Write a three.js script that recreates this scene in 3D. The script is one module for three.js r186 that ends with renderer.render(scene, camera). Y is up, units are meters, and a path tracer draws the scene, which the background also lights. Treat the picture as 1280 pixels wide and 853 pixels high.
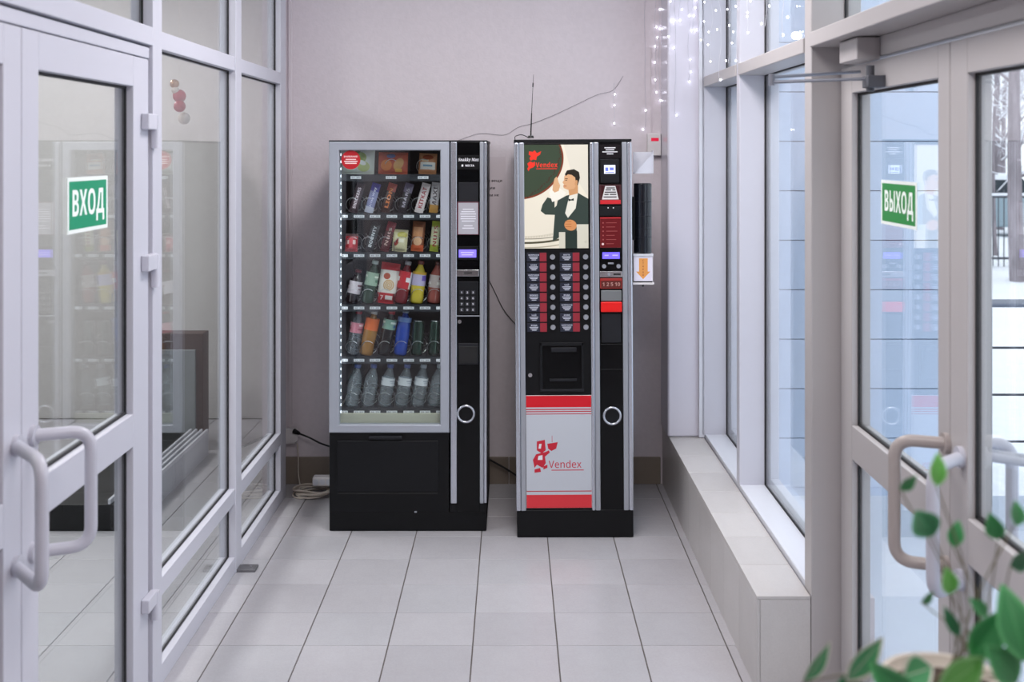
import * as THREE from 'three';
import { RoundedBoxGeometry } from 'three/addons/geometries/RoundedBoxGeometry.js';
import { mergeGeometries } from 'three/addons/utils/BufferGeometryUtils.js';
import { RectAreaLightUniformsLib } from 'three/addons/lights/RectAreaLightUniformsLib.js';

// ---------- camera, sky, exposure, large lights ----------
RectAreaLightUniformsLib.init();
const scene = new THREE.Scene();
const renderer = new THREE.WebGLRenderer({ antialias: true });
renderer.toneMapping = THREE.LinearToneMapping;
renderer.toneMappingExposure = 1.56;
renderer.shadowMap.enabled = true;
const EYE = 1.778;
const camera = new THREE.PerspectiveCamera(2 * Math.atan(426.5 / 1500) * 180 / Math.PI, 1280 / 853, 0.05, 200);
camera.position.set(0, EYE, 0);
camera.lookAt(0, EYE, -10);
camera.setViewOffset(1280, 853, 0, 236.5, 1280, 853);   // lens shifted down, verticals stay upright
camera.focus = 5.5;
camera.userData.fStop = 3.6;
scene.background = new THREE.Color().setRGB(0.94, 0.97, 1.06);   // even winter overcast
scene.backgroundIntensity = 1.2;

// ceiling panels: [x, depth, width across, length, radiance]
const PANELS = [[0.1, 4.35, 0.6, 1.2, 12], [0.1, 1.6, 0.6, 1.2, 9], [0.1, -1.0, 0.6, 1.2, 3], [-2.9, 6.4, 0.6, 1.2, 16], [-2.9, 3.6, 0.6, 1.2, 16]];
const PANEL_COLOR = [1.0, 0.955, 0.95];
const CEIL = 3.1;

// ---------- helpers ----------
let seed = 12345;
const rnd = () => { seed = (seed * 1664525 + 1013904223) % 4294967296; return seed / 4294967296; };
const rr = (a, b) => a + (b - a) * rnd();
const taken = {};
function numbered(name) { const n = taken[name] = (taken[name] ?? -1) + 1; return n ? name + '_' + String(n).padStart(3, '0') : name; }
function tag(o, label, category, group, kind) {
  o.userData.label = label; o.userData.category = category;
  if (group) o.userData.group = group;
  if (kind) o.userData.kind = kind;
  return o;
}
function thing(name, label, category, base = [0, 0, 0], group, kind) {   // base in x, y, depth
  const g = new THREE.Group(); g.name = numbered(name); scene.add(g);
  g.position.set(base[0], base[1], -base[2]);
  return tag(g, label, category, group, kind);
}
// geometries are written in world axes (x, height, depth); part() moves them into the thing's own axes
function part(name, geo, mat, parent) {
  const m = new THREE.Mesh(Array.isArray(geo) ? merge(geo) : geo, mat); m.name = name;
  let off = new THREE.Vector3(), p = parent; while (p && p !== scene) { off.add(p.position); p = p.parent; }
  m.geometry.translate(-off.x, -off.y, -off.z);
  parent.add(m); return m;
}
function merge(list) { return mergeGeometries(list.map((g) => { const n = g.index ? g.toNonIndexed() : g; for (const k of Object.keys(n.attributes)) if (!['position', 'normal', 'uv'].includes(k)) n.deleteAttribute(k); return n; })); }
function bx(x0, x1, y0, y1, d0, d1, r = 0) {
  const w = Math.abs(x1 - x0), h = Math.abs(y1 - y0), d = Math.abs(d1 - d0);
  r = Math.min(r, w / 2.01, h / 2.01, d / 2.01);
  const g = r > 0 ? new RoundedBoxGeometry(w, h, d, 2, r) : new THREE.BoxGeometry(w, h, d);
  return g.translate((x0 + x1) / 2, (y0 + y1) / 2, -(d0 + d1) / 2);
}
const V = (x, y, d) => new THREE.Vector3(x, y, -d);
function rod(a, b, r, seg = 10, r2 = r) {
  const dir = b.clone().sub(a), g = new THREE.CylinderGeometry(r2, r, dir.length(), seg, 1);
  g.applyQuaternion(new THREE.Quaternion().setFromUnitVectors(new THREE.Vector3(0, 1, 0), dir.clone().normalize()));
  return g.translate((a.x + b.x) / 2, (a.y + b.y) / 2, (a.z + b.z) / 2);
}
function tube(pts, r, seg = 40, rad = 8, closed = false) { return new THREE.TubeGeometry(new THREE.CatmullRomCurve3(pts, closed, 'centripetal'), seg, r, rad, closed); }
function bentTube(pts, bend, r, rad = 12) {   // straight runs joined by round bends
  const cp = new THREE.CurvePath(); let at = pts[0];
  for (let i = 1; i < pts.length; i++) {
    if (i === pts.length - 1) { cp.add(new THREE.LineCurve3(at, pts[i])); break; }
    const a = pts[i].clone().add(at.clone().sub(pts[i]).setLength(bend)), b = pts[i].clone().add(pts[i + 1].clone().sub(pts[i]).setLength(bend));
    cp.add(new THREE.LineCurve3(at, a)); cp.add(new THREE.QuadraticBezierCurve3(a, pts[i], b)); at = b;
  }
  return new THREE.TubeGeometry(cp, 64, r, rad, false);
}
const spotX = (px, d) => (px - 640) * d / 1500, spotY = (py, d) => EYE - (py - 190) * d / 1500;   // where a measured direction meets a known depth

// ---------- textures and materials ----------
const col = (hex) => new THREE.Color(hex);
function std(hex, rough = 0.6, o = {}) { return new THREE.MeshStandardMaterial({ color: col(hex), roughness: rough, metalness: 0, ...o }); }
function phys(hex, rough, o = {}) { return new THREE.MeshPhysicalMaterial({ color: col(hex), roughness: rough, ...o }); }
function canvas(w, h, draw) {
  const c = document.createElement('canvas'); c.width = w; c.height = h; draw(c.getContext('2d'), w, h);
  const t = new THREE.CanvasTexture(c); t.colorSpace = THREE.SRGBColorSpace; t.anisotropy = 4; return t;
}
function noiseTex(size, fn, srgb = true) {
  const a = new Uint8Array(size * size * 4);
  for (let y = 0; y < size; y++) for (let x = 0; x < size; x++) { const c = fn(x / size, y / size), i = 4 * (y * size + x); a[i] = c[0]; a[i + 1] = c[1]; a[i + 2] = c[2]; a[i + 3] = 255; }
  const t = new THREE.DataTexture(a, size, size); t.magFilter = THREE.LinearFilter; t.minFilter = THREE.LinearMipmapLinearFilter; t.generateMipmaps = true;
  t.wrapS = t.wrapT = THREE.RepeatWrapping; if (srgb) t.colorSpace = THREE.SRGBColorSpace; t.needsUpdate = true; return t;
}
// tiling value noise
const LAT = Array.from({ length: 4096 }, () => rnd());
function vn(u, v, n) {
  const x = u * n, y = v * n, i = Math.floor(x), j = Math.floor(y), f = x - i, g = y - j, s = f * f * (3 - 2 * f), t = g * g * (3 - 2 * g);
  const L = (a, b) => LAT[(((a % n) + n) % n * 61 + ((b % n) + n) % n * 17 + n * 7) % 4096];
  return (L(i, j) * (1 - s) + L(i + 1, j) * s) * (1 - t) + (L(i, j + 1) * (1 - s) + L(i + 1, j + 1) * s) * t;
}
const fbm = (u, v, n) => 0.5 * vn(u, v, n) + 0.27 * vn(u, v, n * 2) + 0.15 * vn(u, v, n * 4) + 0.08 * vn(u, v, n * 8);
const plasterBump = noiseTex(512, (u, v) => { const k = 255 * (0.6 * vn(u, v, 90) + 0.4 * fbm(u, v, 16)); return [k, k, k]; }, false);
const plasterMap = noiseTex(512, (u, v) => { const k = 246 + 9 * (fbm(u, v, 4) - 0.5) + 5 * (vn(u, v, 120) - 0.5); return [k, k, k]; });
plasterMap.repeat.set(0.5, 0.5); plasterBump.repeat.set(1.5, 1.5);
const speckle = noiseTex(256, (u, v) => { const k = 243 + 8 * (fbm(u, v, 3) - 0.5) + 9 * (vn(u, v, 96) - 0.5); return [k, k, k - 1]; });
const snowMap = noiseTex(512, (u, v) => { const k = fbm(u, v, 5); return [238 + 14 * k, 240 + 13 * k, 246 + 9 * k]; });
const snowBump = noiseTex(512, (u, v) => { const k = 255 * (0.7 * fbm(u, v, 4) + 0.3 * vn(u, v, 64)); return [k, k, k]; }, false);
const barkMap = noiseTex(256, (u, v) => { const k = fbm(u, v * 0.25, 16); return [112 + 70 * k, 104 + 68 * k, 108 + 70 * k]; });

const M = {
  wall: std('#e2d9df', 0.75, { map: plasterMap, bumpMap: plasterBump, bumpScale: 0.0006 }),
  wallSide: std('#d2d0cf', 0.8, { map: plasterMap, bumpMap: plasterBump, bumpScale: 0.0006 }),
  ceiling: std('#ecebe8', 0.9),
  column: std('#d6d3df', 0.25),
  frame: std('#c4c4cf', 0.38),
  frameShaded: std('#b1adae', 0.4),  // backlit twin of frame: the shade on the window side is put into this colour
  sill: std('#d3d5de', 0.3),
  gasket: std('#121216', 0.6),
  pane: new THREE.MeshPhysicalMaterial({ color: col('#f6fafa'), roughness: 0, transmission: 1, thickness: 0, ior: 1.5, metalness: 0 }),
  grout: std('#5b5450', 0.9),
  benchGrout: std('#a8a09c', 0.9),
  base: [std('#8f8378', 0.45, { map: speckle }), std('#887c72', 0.45, { map: speckle })],
  tile: ['#b8b6bc', '#b5b3b9', '#bbb9bf', '#b7b6bc'].map((c) => std(c, 0.26, { map: speckle })),
  benchTile: ['#cac6c6', '#c7c3c3', '#cdc9c9'].map((c) => std(c, 0.3, { map: speckle })),
  black: phys('#0a0b0e', 0.4, { specularIntensity: 0.5 }),
  blackSatin: phys('#0f1014', 0.5, { specularIntensity: 0.5 }),
  blackGloss: phys('#060709', 0.15, { specularIntensity: 0.5 }),
  charcoal: phys('#1b1c21', 0.5, { specularIntensity: 0.5 }),
  silver: std('#a9adb6', 0.32, { metalness: 0.55 }),
  silverSmooth: std('#c2c6d0', 0.22, { metalness: 0.8 }),
  silverPaint: std('#a4a9b4', 0.4, { metalness: 0.25 }),
  chrome: std('#d8d9dc', 0.18, { metalness: 1 }),
  steelWire: std('#d4d6da', 0.3, { metalness: 0.85 }),
  navy: std('#171b24', 0.6),
  handle: std('#b9b9c4', 0.34),
  handleWarm: std('#a39a97', 0.34),
  whitePlastic: std('#dcd8da', 0.5),
  cream: std('#b9b6a4', 0.55),
  cable: std('#0c0c0e', 0.5),
  cableWhite: std('#c9bfb4', 0.6),
  red: std('#c41f28', 0.35),
  brightRed: std('#e0120f', 0.35),
  darkRed: std('#6b1519', 0.4),
  clad: ['#c7d6ec', '#c3d3ea', '#cad8ed'].map((c) => std(c, 0.45)),
  cladBack: std('#5a6474', 0.8),
  snow: std('#ffffff', 0.9, { map: snowMap, bumpMap: snowBump, bumpScale: 0.05 }),
  bark: std('#ffffff', 0.9, { map: barkMap }),
  snowPlain: std('#f0f2f8', 0.9),
  iron: std('#4c4e56', 0.6),
  railSteel: std('#8d909a', 0.35, { metalness: 0.6 }),
  brown: std('#4a2f29', 0.5),
  greyPanel: std('#83878a', 0.5),
};

// ---------- the shell of the room ----------
const XL = -1.168, XG = -1.2, XR = 0.985, BACK = 6.43;
{
  const f = thing('floor', 'pale grey square ceramic floor tiles with dark joints', 'floor', [0, 0, 0], null, 'structure');
  part('grout', bx(-4.7, 1.2, -0.06, -0.004, -2.6, 8.1), M.grout, f);
  const P = 0.3047, gx = 0.0042, gz = 0.003;
  const geo = new RoundedBoxGeometry(P - gx, 0.012, P - gz, 1, 0.0015);
  const rest = [];
  for (let i = -15; i <= 2; i++) for (let k = -22; k <= 12; k++) {
    const x = 0.1632 + (i + 0.5) * P, d = 4.322 + (k + 0.5) * P;
    if (x < -4.6 || d > 8 || (d > 6.45 && x > -1.2) || x > 0.95) continue;
    const seen = d > 3.8 && x > -3.05;
    if (!seen) { rest.push([x, d]); continue; }
    const t = new THREE.Mesh(geo, M.tile[(i * 7 + k * 13 + 400) % 4]); t.name = 'tile'; t.position.set(x, -0.006, -d);
    t.rotation.set(rr(-0.0006, 0.0006), Math.floor(rr(0, 4)) * Math.PI / 2 * 0, rr(-0.0006, 0.0006)); f.add(t);
  }
  const im = new THREE.InstancedMesh(geo, M.tile[0], rest.length); im.name = 'tile_field'; im.userData.kind = 'stuff';
  rest.forEach(([x, d], n) => im.setMatrixAt(n, new THREE.Matrix4().makeTranslation(x, -0.006, -d)));
  f.add(im);
}
function struct(name, label, geos, mat, category) { const g = thing(name, label, category, [0, 0, 0], null, 'structure'); part('surface', geos, mat, g); return g; }
function uvMetres(g) {   // box-mapped uv in metres
  const p = g.attributes.position, n = g.attributes.normal, uv = g.attributes.uv;
  for (let i = 0; i < p.count; i++) {
    const ax = Math.abs(n.getX(i)), ay = Math.abs(n.getY(i)), az = Math.abs(n.getZ(i));
    if (ax > ay && ax > az) uv.setXY(i, p.getZ(i), p.getY(i)); else if (ay > az) uv.setXY(i, p.getX(i), p.getZ(i)); else uv.setXY(i, p.getX(i), p.getY(i));
  }
  return g;
}
const wbx = (...a) => uvMetres(bx(...a));
struct('wall_back', 'mauve grey painted plaster wall behind the two machines', [wbx(-1.27, 1.2, 0, CEIL, BACK, BACK + 0.2)], M.wall, 'wall');
struct('wall_corner', 'narrow painted wall between the glazed partition and the far room', [wbx(-1.29, -1.235, 0, CEIL, 6.2, 8.0)], M.wall, 'wall');
struct('wall_front', 'plain wall closing the lobby behind the viewer', [wbx(-4.7, 1.2, 0, CEIL, -2.6, -2.5)], std('#6b6462', 0.8), 'wall');  // out of view; coloured dark to keep reflections on the black machine fronts low
struct('wall_left', 'plain wall beside the swing doors of the partition', [wbx(-1.25, -1.17, 0, CEIL, -2.5, 1.78)], M.wall, 'wall');
struct('wall_right', 'painted wall around the outer doors and below the windows', [wbx(1.0, 1.2, 0, CEIL, -2.5, 1.86), wbx(1.0, 1.2, 0, 0.3, 3.97, BACK), wbx(0.985, 1.2, 0.3, CEIL, 6.2, BACK + 0.2)], M.wall, 'wall');
struct('wall_far_left', 'cream wall of the room behind the glass partition', [wbx(-4.7, -4.6, 0, CEIL, -2.5, 8.1), wbx(-4.6, -1.235, 0, CEIL, 8.0, 8.1)], M.wallSide, 'wall');
struct('ceiling', 'plain white ceiling above the lobby', [bx(-4.7, 1.25, CEIL, CEIL + 0.15, -2.6, 8.1)], M.ceiling, 'ceiling');
for (const [x, d, w, l, I] of PANELS) {
  const t = thing('ceiling_light', x < -1 ? 'flat white ceiling light panel in the room behind the partition' : 'flat white ceiling light panel above the corridor', 'light', [x, CEIL, d], x < -1 ? 'panels of the far room' : 'panels of the corridor');
  part('frame', [bx(x - w / 2 - 0.02, x - w / 2, CEIL - 0.02, CEIL, d - l / 2 - 0.02, d + l / 2 + 0.02), bx(x + w / 2, x + w / 2 + 0.02, CEIL - 0.02, CEIL, d - l / 2 - 0.02, d + l / 2 + 0.02), bx(x - w / 2, x + w / 2, CEIL - 0.02, CEIL, d - l / 2 - 0.02, d - l / 2), bx(x - w / 2, x + w / 2, CEIL - 0.02, CEIL, d + l / 2, d + l / 2 + 0.02)], M.frame, t);
  part('diffuser', bx(x - w / 2, x + w / 2, CEIL - 0.014, CEIL - 0.002, d - l / 2, d + l / 2), std('#ffffff', 0.8, { emissive: col('#fff2ea'), emissiveIntensity: 1.2 }), t);
  const L = new THREE.RectAreaLight(new THREE.Color().setRGB(...PANEL_COLOR), I, w, l);
  L.position.set(x, CEIL - 0.03, -d); L.rotation.x = -Math.PI / 2; scene.add(L);
}
{ // brown tiled skirting along the back wall
  const g = thing('baseboard_back', 'brown tiled skirting along the back wall', 'baseboard', [0, 0, BACK], null, 'structure');
  let k = 0; for (let x = -1.235; x < 0.79; x += 0.305, k++) part('tile', bx(x, Math.min(x + 0.302, 0.795), 0, 0.145, BACK - 0.012, BACK, 0.003), M.base[k % 2], g);
}

// ---------- glazing ----------
function pane(parent, X, y0, y1, d0, d1, bead = 0.005) {
  part('pane', bx(X - 0.003, X + 0.003, y0, y1, d0, d1), M.pane, parent);
  const gk = (a, b, c, e) => bx(X - 0.006, X + 0.006, a, b, c, e);
  part('gasket', [gk(y0, y0 + bead, d0, d1), gk(y1 - bead, y1, d0, d1), gk(y0, y1, d0, d0 + bead), gk(y0, y1, d1 - bead, d1)], M.gasket, parent);
}
const XO = -1.236;
{ // the fixed part of the left partition
  const g = thing('wall_partition', 'white framed glass partition of fixed panes beside the swing doors', 'partition', [XL, 0, 3.9], null, 'structure');
  const fr = (n, y0, y1, d0, d1, x0 = XL) => part(n, bx(XO, x0, y0, y1, d0, d1, 0.003), M.frame, g);
  fr('post', 0, CEIL, 3.885, 3.985, XL + 0.006); fr('post', 0, CEIL, 5.06, 5.165, XL + 0.004); fr('post', 0, CEIL, 6.06, 6.2); fr('post', 0, CEIL, 1.78, 1.865);
  const bays = [[3.985, 5.06], [5.165, 6.06]];
  for (const [a, b] of bays) {
    fr('bottom_rail', 0, 0.068, a, b); fr('rail', 0.295, 0.357, a, b); fr('transom', 2.12, 2.18, a, b);
    pane(g, XG, 0.068, 0.295, a, b); pane(g, XG, 0.357, 2.12, a, b); pane(g, XG, 2.18, CEIL, a, b);
  }
  fr('transom', 2.122, 2.182, 1.865, 3.885, XL + 0.006); fr('door_head', 2.08, 2.116, 1.865, 3.885, XL - 0.006);
  pane(g, XG, 2.182, CEIL, 1.865, 2.87); fr('post', 2.182, CEIL, 2.87, 2.92); pane(g, XG, 2.182, CEIL, 2.92, 3.885);
}
function leaf(n, label, s) {   // s: x0 inner face, x1 outer face, glass x, near and far depth, stile widths, heights
  const g = thing('door_' + n, label, 'door', [s.x0, 0, s.d0], null, 'structure'), m = s.mat, xa = Math.min(s.x0, s.x1), xb = Math.max(s.x0, s.x1);
  const b = (nm, y0, y1, d0, d1) => part(nm, bx(xa, xb, y0, y1, d0, d1, 0.003), m, g);
  b('stile', 0.012, s.top, s.d0, s.d0 + s.near); b('stile', 0.012, s.top, s.d1 - s.far, s.d1);
  const a = s.d0 + s.near, e = s.d1 - s.far;
  b('bottom_rail', 0.012, s.bot, a, e); b('middle_rail', s.m0, s.m1, a, e); b('top_rail', s.g1, s.top, a, e);
  pane(g, s.xg, s.bot, s.m0, a, e, 0.008); pane(g, s.xg, s.m1, s.g1, a, e, 0.008);
  return g;
}
const LD = { x0: XL - 0.004, x1: XO + 0.004, xg: XG, top: 2.076, g1: 1.981, m0: 0.864, m1: 0.966, bot: 0.1, mat: M.frame };
const door1 = leaf(1, 'white glazed swing door in the partition carrying the green entry sign', { ...LD, d0: 2.872, d1: 3.868, near: 0.1, far: 0.152 });
const door2 = leaf(2, 'white glazed swing door in the partition without a sign', { ...LD, d0: 1.872, d1: 2.866, near: 0.15, far: 0.1 });
function pullHandle(door, m, X, out, da, dg, y0, y1) {   // D-shaped pull: roses at depth da, grip at depth dg and reach out
  const r = 0.0155;
  part('handle', bentTube([V(X, y1, da), V(X + out, y1, dg), V(X + out, y0, dg), V(X, y0, da)], 0.05, r), m, door);
  for (const y of [y0, y1]) part('rose', rod(V(X, y, da), V(X + Math.sign(out) * 0.012, y, da), 0.026, 20), m, door);
}
pullHandle(door1, M.handle, XL - 0.004, 0.125, 2.93, 2.985, 0.80, 1.085);
pullHandle(door2, M.handle, XL - 0.004, 0.122, 2.83, 2.68, 0.80, 1.085);
for (const [y0, y1] of [[1.79, 1.90], [1.34, 1.45], [0.265, 0.36]]) {   // barrel hinges of the far leaf
  part('hinge', [bx(XL - 0.004, XL + 0.022, (y0 + y1) / 2 + 0.004, y1, 3.79, 3.888, 0.004), rod(V(XL + 0.014, y0, 3.885), V(XL + 0.014, y1 - 0.004, 3.885), 0.014, 16)], M.frame, door1);
}
// right side: outer doors
const RD = { x0: 1.08, x1: 1.14, xg: 1.105, top: 2.05, g1: 1.965, m0: 0.80, m1: 0.908, bot: 0.09, mat: M.frameShaded };
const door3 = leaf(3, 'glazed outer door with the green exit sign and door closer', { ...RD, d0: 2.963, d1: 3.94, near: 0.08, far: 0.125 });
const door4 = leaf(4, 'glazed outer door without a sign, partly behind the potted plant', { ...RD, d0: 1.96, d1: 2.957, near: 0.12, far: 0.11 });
pullHandle(door3, M.handleWarm, 1.08, -0.118, 2.975, 3.02, 0.75, 1.055);
pullHandle(door4, M.handle, 1.08, -0.105, 2.88, 2.78, 0.75, 1.045);
for (const [door, da, dg] of [[door3, 2.975, 3.0], [door4, 2.88, 2.8]]) part('outer_handle', bentTube([V(1.14, 1.05, da), V(1.25, 1.05, dg), V(1.25, 0.75, dg), V(1.14, 0.75, da)], 0.05, 0.0155), M.handle, door);
part('closer_body', bx(1.02, 1.09, 2.052, 2.119, 3.55, 3.74, 0.004), M.frameShaded, door3);
part('closer_pivot', [rod(V(1.045, 2.03, 3.5), V(1.045, 1.955, 3.5), 0.012), bx(1.03, 1.082, 1.965, 2.0, 3.47, 3.53, 0.003)], M.iron, door3);
part('closer_arm', [rod(V(1.045, 1.992, 3.5), V(0.77, 1.985, 3.56), 0.005), rod(V(0.77, 2.0, 3.56), V(1.05, 2.02, 3.62), 0.005), rod(V(0.77, 2.01, 3.56), V(0.77, 1.975, 3.56), 0.009)], M.railSteel, door3);
{
  const g = thing('window_1', 'tall white framed window wall over the tiled bench', 'window', [XR, 0.315, 5], null, 'structure');
  const fr = (n, x0, x1, y0, y1, d0, d1, m = M.frame) => part(n, bx(x0, x1, y0, y1, d0, d1, 0.004), m, g);
  fr('jamb', 0.968, 1.15, 0.33, CEIL, 6.13, 6.2); fr('mullion', XR, 1.15, 0.33, CEIL, 5.2, 5.265); fr('post', XR, 1.15, 0, CEIL, 3.95, 4.04, M.frameShaded);
  fr('sill', 0.987, 1.16, 0.3, 0.334, 4.04, 6.2, M.sill);
  for (const [a, b] of [[4.04, 5.2], [5.265, 6.13]]) {
    fr('transom', XR - 0.006, 1.15, 2.11, 2.162, a, b, M.frameShaded);
    pane(g, 1.1, 0.334, 2.11, a, b); pane(g, 1.1, 2.162, CEIL, a, b);
    fr('outer_bead', 1.112, 1.15, 0.334, 2.11, b - 0.035, b); fr('outer_bead', 1.112, 1.15, 2.162, CEIL, b - 0.035, b); fr('outer_bead', 1.112, 1.15, 0.334, 0.37, a, b - 0.035);
  }
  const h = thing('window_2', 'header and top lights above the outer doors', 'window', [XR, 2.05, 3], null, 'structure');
  const fh = (n, x0, x1, y0, y1, d0, d1) => part(n, bx(x0, x1, y0, y1, d0, d1, 0.004), M.frameShaded, h);
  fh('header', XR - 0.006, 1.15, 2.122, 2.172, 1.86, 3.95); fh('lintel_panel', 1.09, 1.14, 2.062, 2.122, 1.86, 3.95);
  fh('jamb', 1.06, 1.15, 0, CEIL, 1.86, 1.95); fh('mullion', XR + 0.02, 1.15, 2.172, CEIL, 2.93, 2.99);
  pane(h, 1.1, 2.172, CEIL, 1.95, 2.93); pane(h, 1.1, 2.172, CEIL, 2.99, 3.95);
}
{ // white pilaster in the corner, standing on the bench
  const g = thing('column', 'smooth white corner column rising from the tiled bench', 'column', [0.88, 0.315, 6.28], null, 'structure');
  part('shaft', bx(0.797, 0.966, 0.316, CEIL, 6.15, BACK, 0.012), M.column, g);
  part('edge_strip', bx(0.955, 0.985, 0.316, CEIL, 6.13, 6.16, 0.003), M.sill, g);
}
{ // tiled bench
  const g = thing('tiled_bench', 'low bench clad in pale tiles under the window wall', 'bench', [0.9, 0, 5]);
  part('core', bx(0.815, 0.983, 0, 0.303, 3.962, BACK), M.benchGrout, g);
  let k = 0;
  for (let d = 3.95; d < BACK - 0.02; d += 0.3047, k++) {
    const e = Math.min(d + 0.3022, BACK);
    part('top_tile', bx(0.805, 0.983, 0.3035, 0.315, d, e, 0.002), M.benchTile[k % 3], g);
    part('side_tile', bx(0.805, 0.8165, 0, 0.303, d, Math.min(d + 0.3036, BACK), 0.0012), M.benchTile[(k + 1) % 3], g);
  }
  part('end_tile', bx(0.8172, 0.983, 0, 0.303, 3.95, 3.962, 0.0015), M.benchTile[2], g);
}

// ---------- signs ----------
function exitSign(word, name, label, bg, X, y0, y1, d0, d1, face) {
  const tx = canvas(512, 256, (c, w, h) => {
    c.fillStyle = '#eef4f1'; c.fillRect(0, 0, w, h); c.fillStyle = bg; c.fillRect(18, 18, w - 36, h - 36);
    c.fillStyle = '#f2f8f4'; c.font = 'bold 150px sans-serif'; c.textAlign = 'center'; c.textBaseline = 'middle';
    c.save(); c.translate(w / 2, h / 2 + 6); const k = (w - 90) / c.measureText(word).width; c.scale(k, 1.12); c.fillText(word, 0, -12); c.restore();
  });
  const s = thing(name, label, 'sign', [X, y0, (d0 + d1) / 2]);
  const g = new THREE.PlaneGeometry(Math.abs(d1 - d0), y1 - y0); g.rotateY(face * Math.PI / 2); g.translate(X + face * 0.002, (y0 + y1) / 2, -(d0 + d1) / 2);
  part('print', g, std('#ffffff', 0.45, { map: tx }), s);
  part('backing', bx(X + face * 0.0015, X, y0, y1, d0, d1), std('#dfe8e4', 0.5), s);
}
exitSign('ВХОД', 'entry_sign', 'green and white entry sign stuck on the partition door glass', '#12936a', XG + 0.0035, 1.555, 1.708, 3.225, 3.545, 1);
exitSign('ВЫХОД', 'exit_sign', 'green exit sign stuck on the outer door glass', '#1c8a3f', 1.1015, 1.565, 1.695, 3.26, 3.575, -1);

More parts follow.
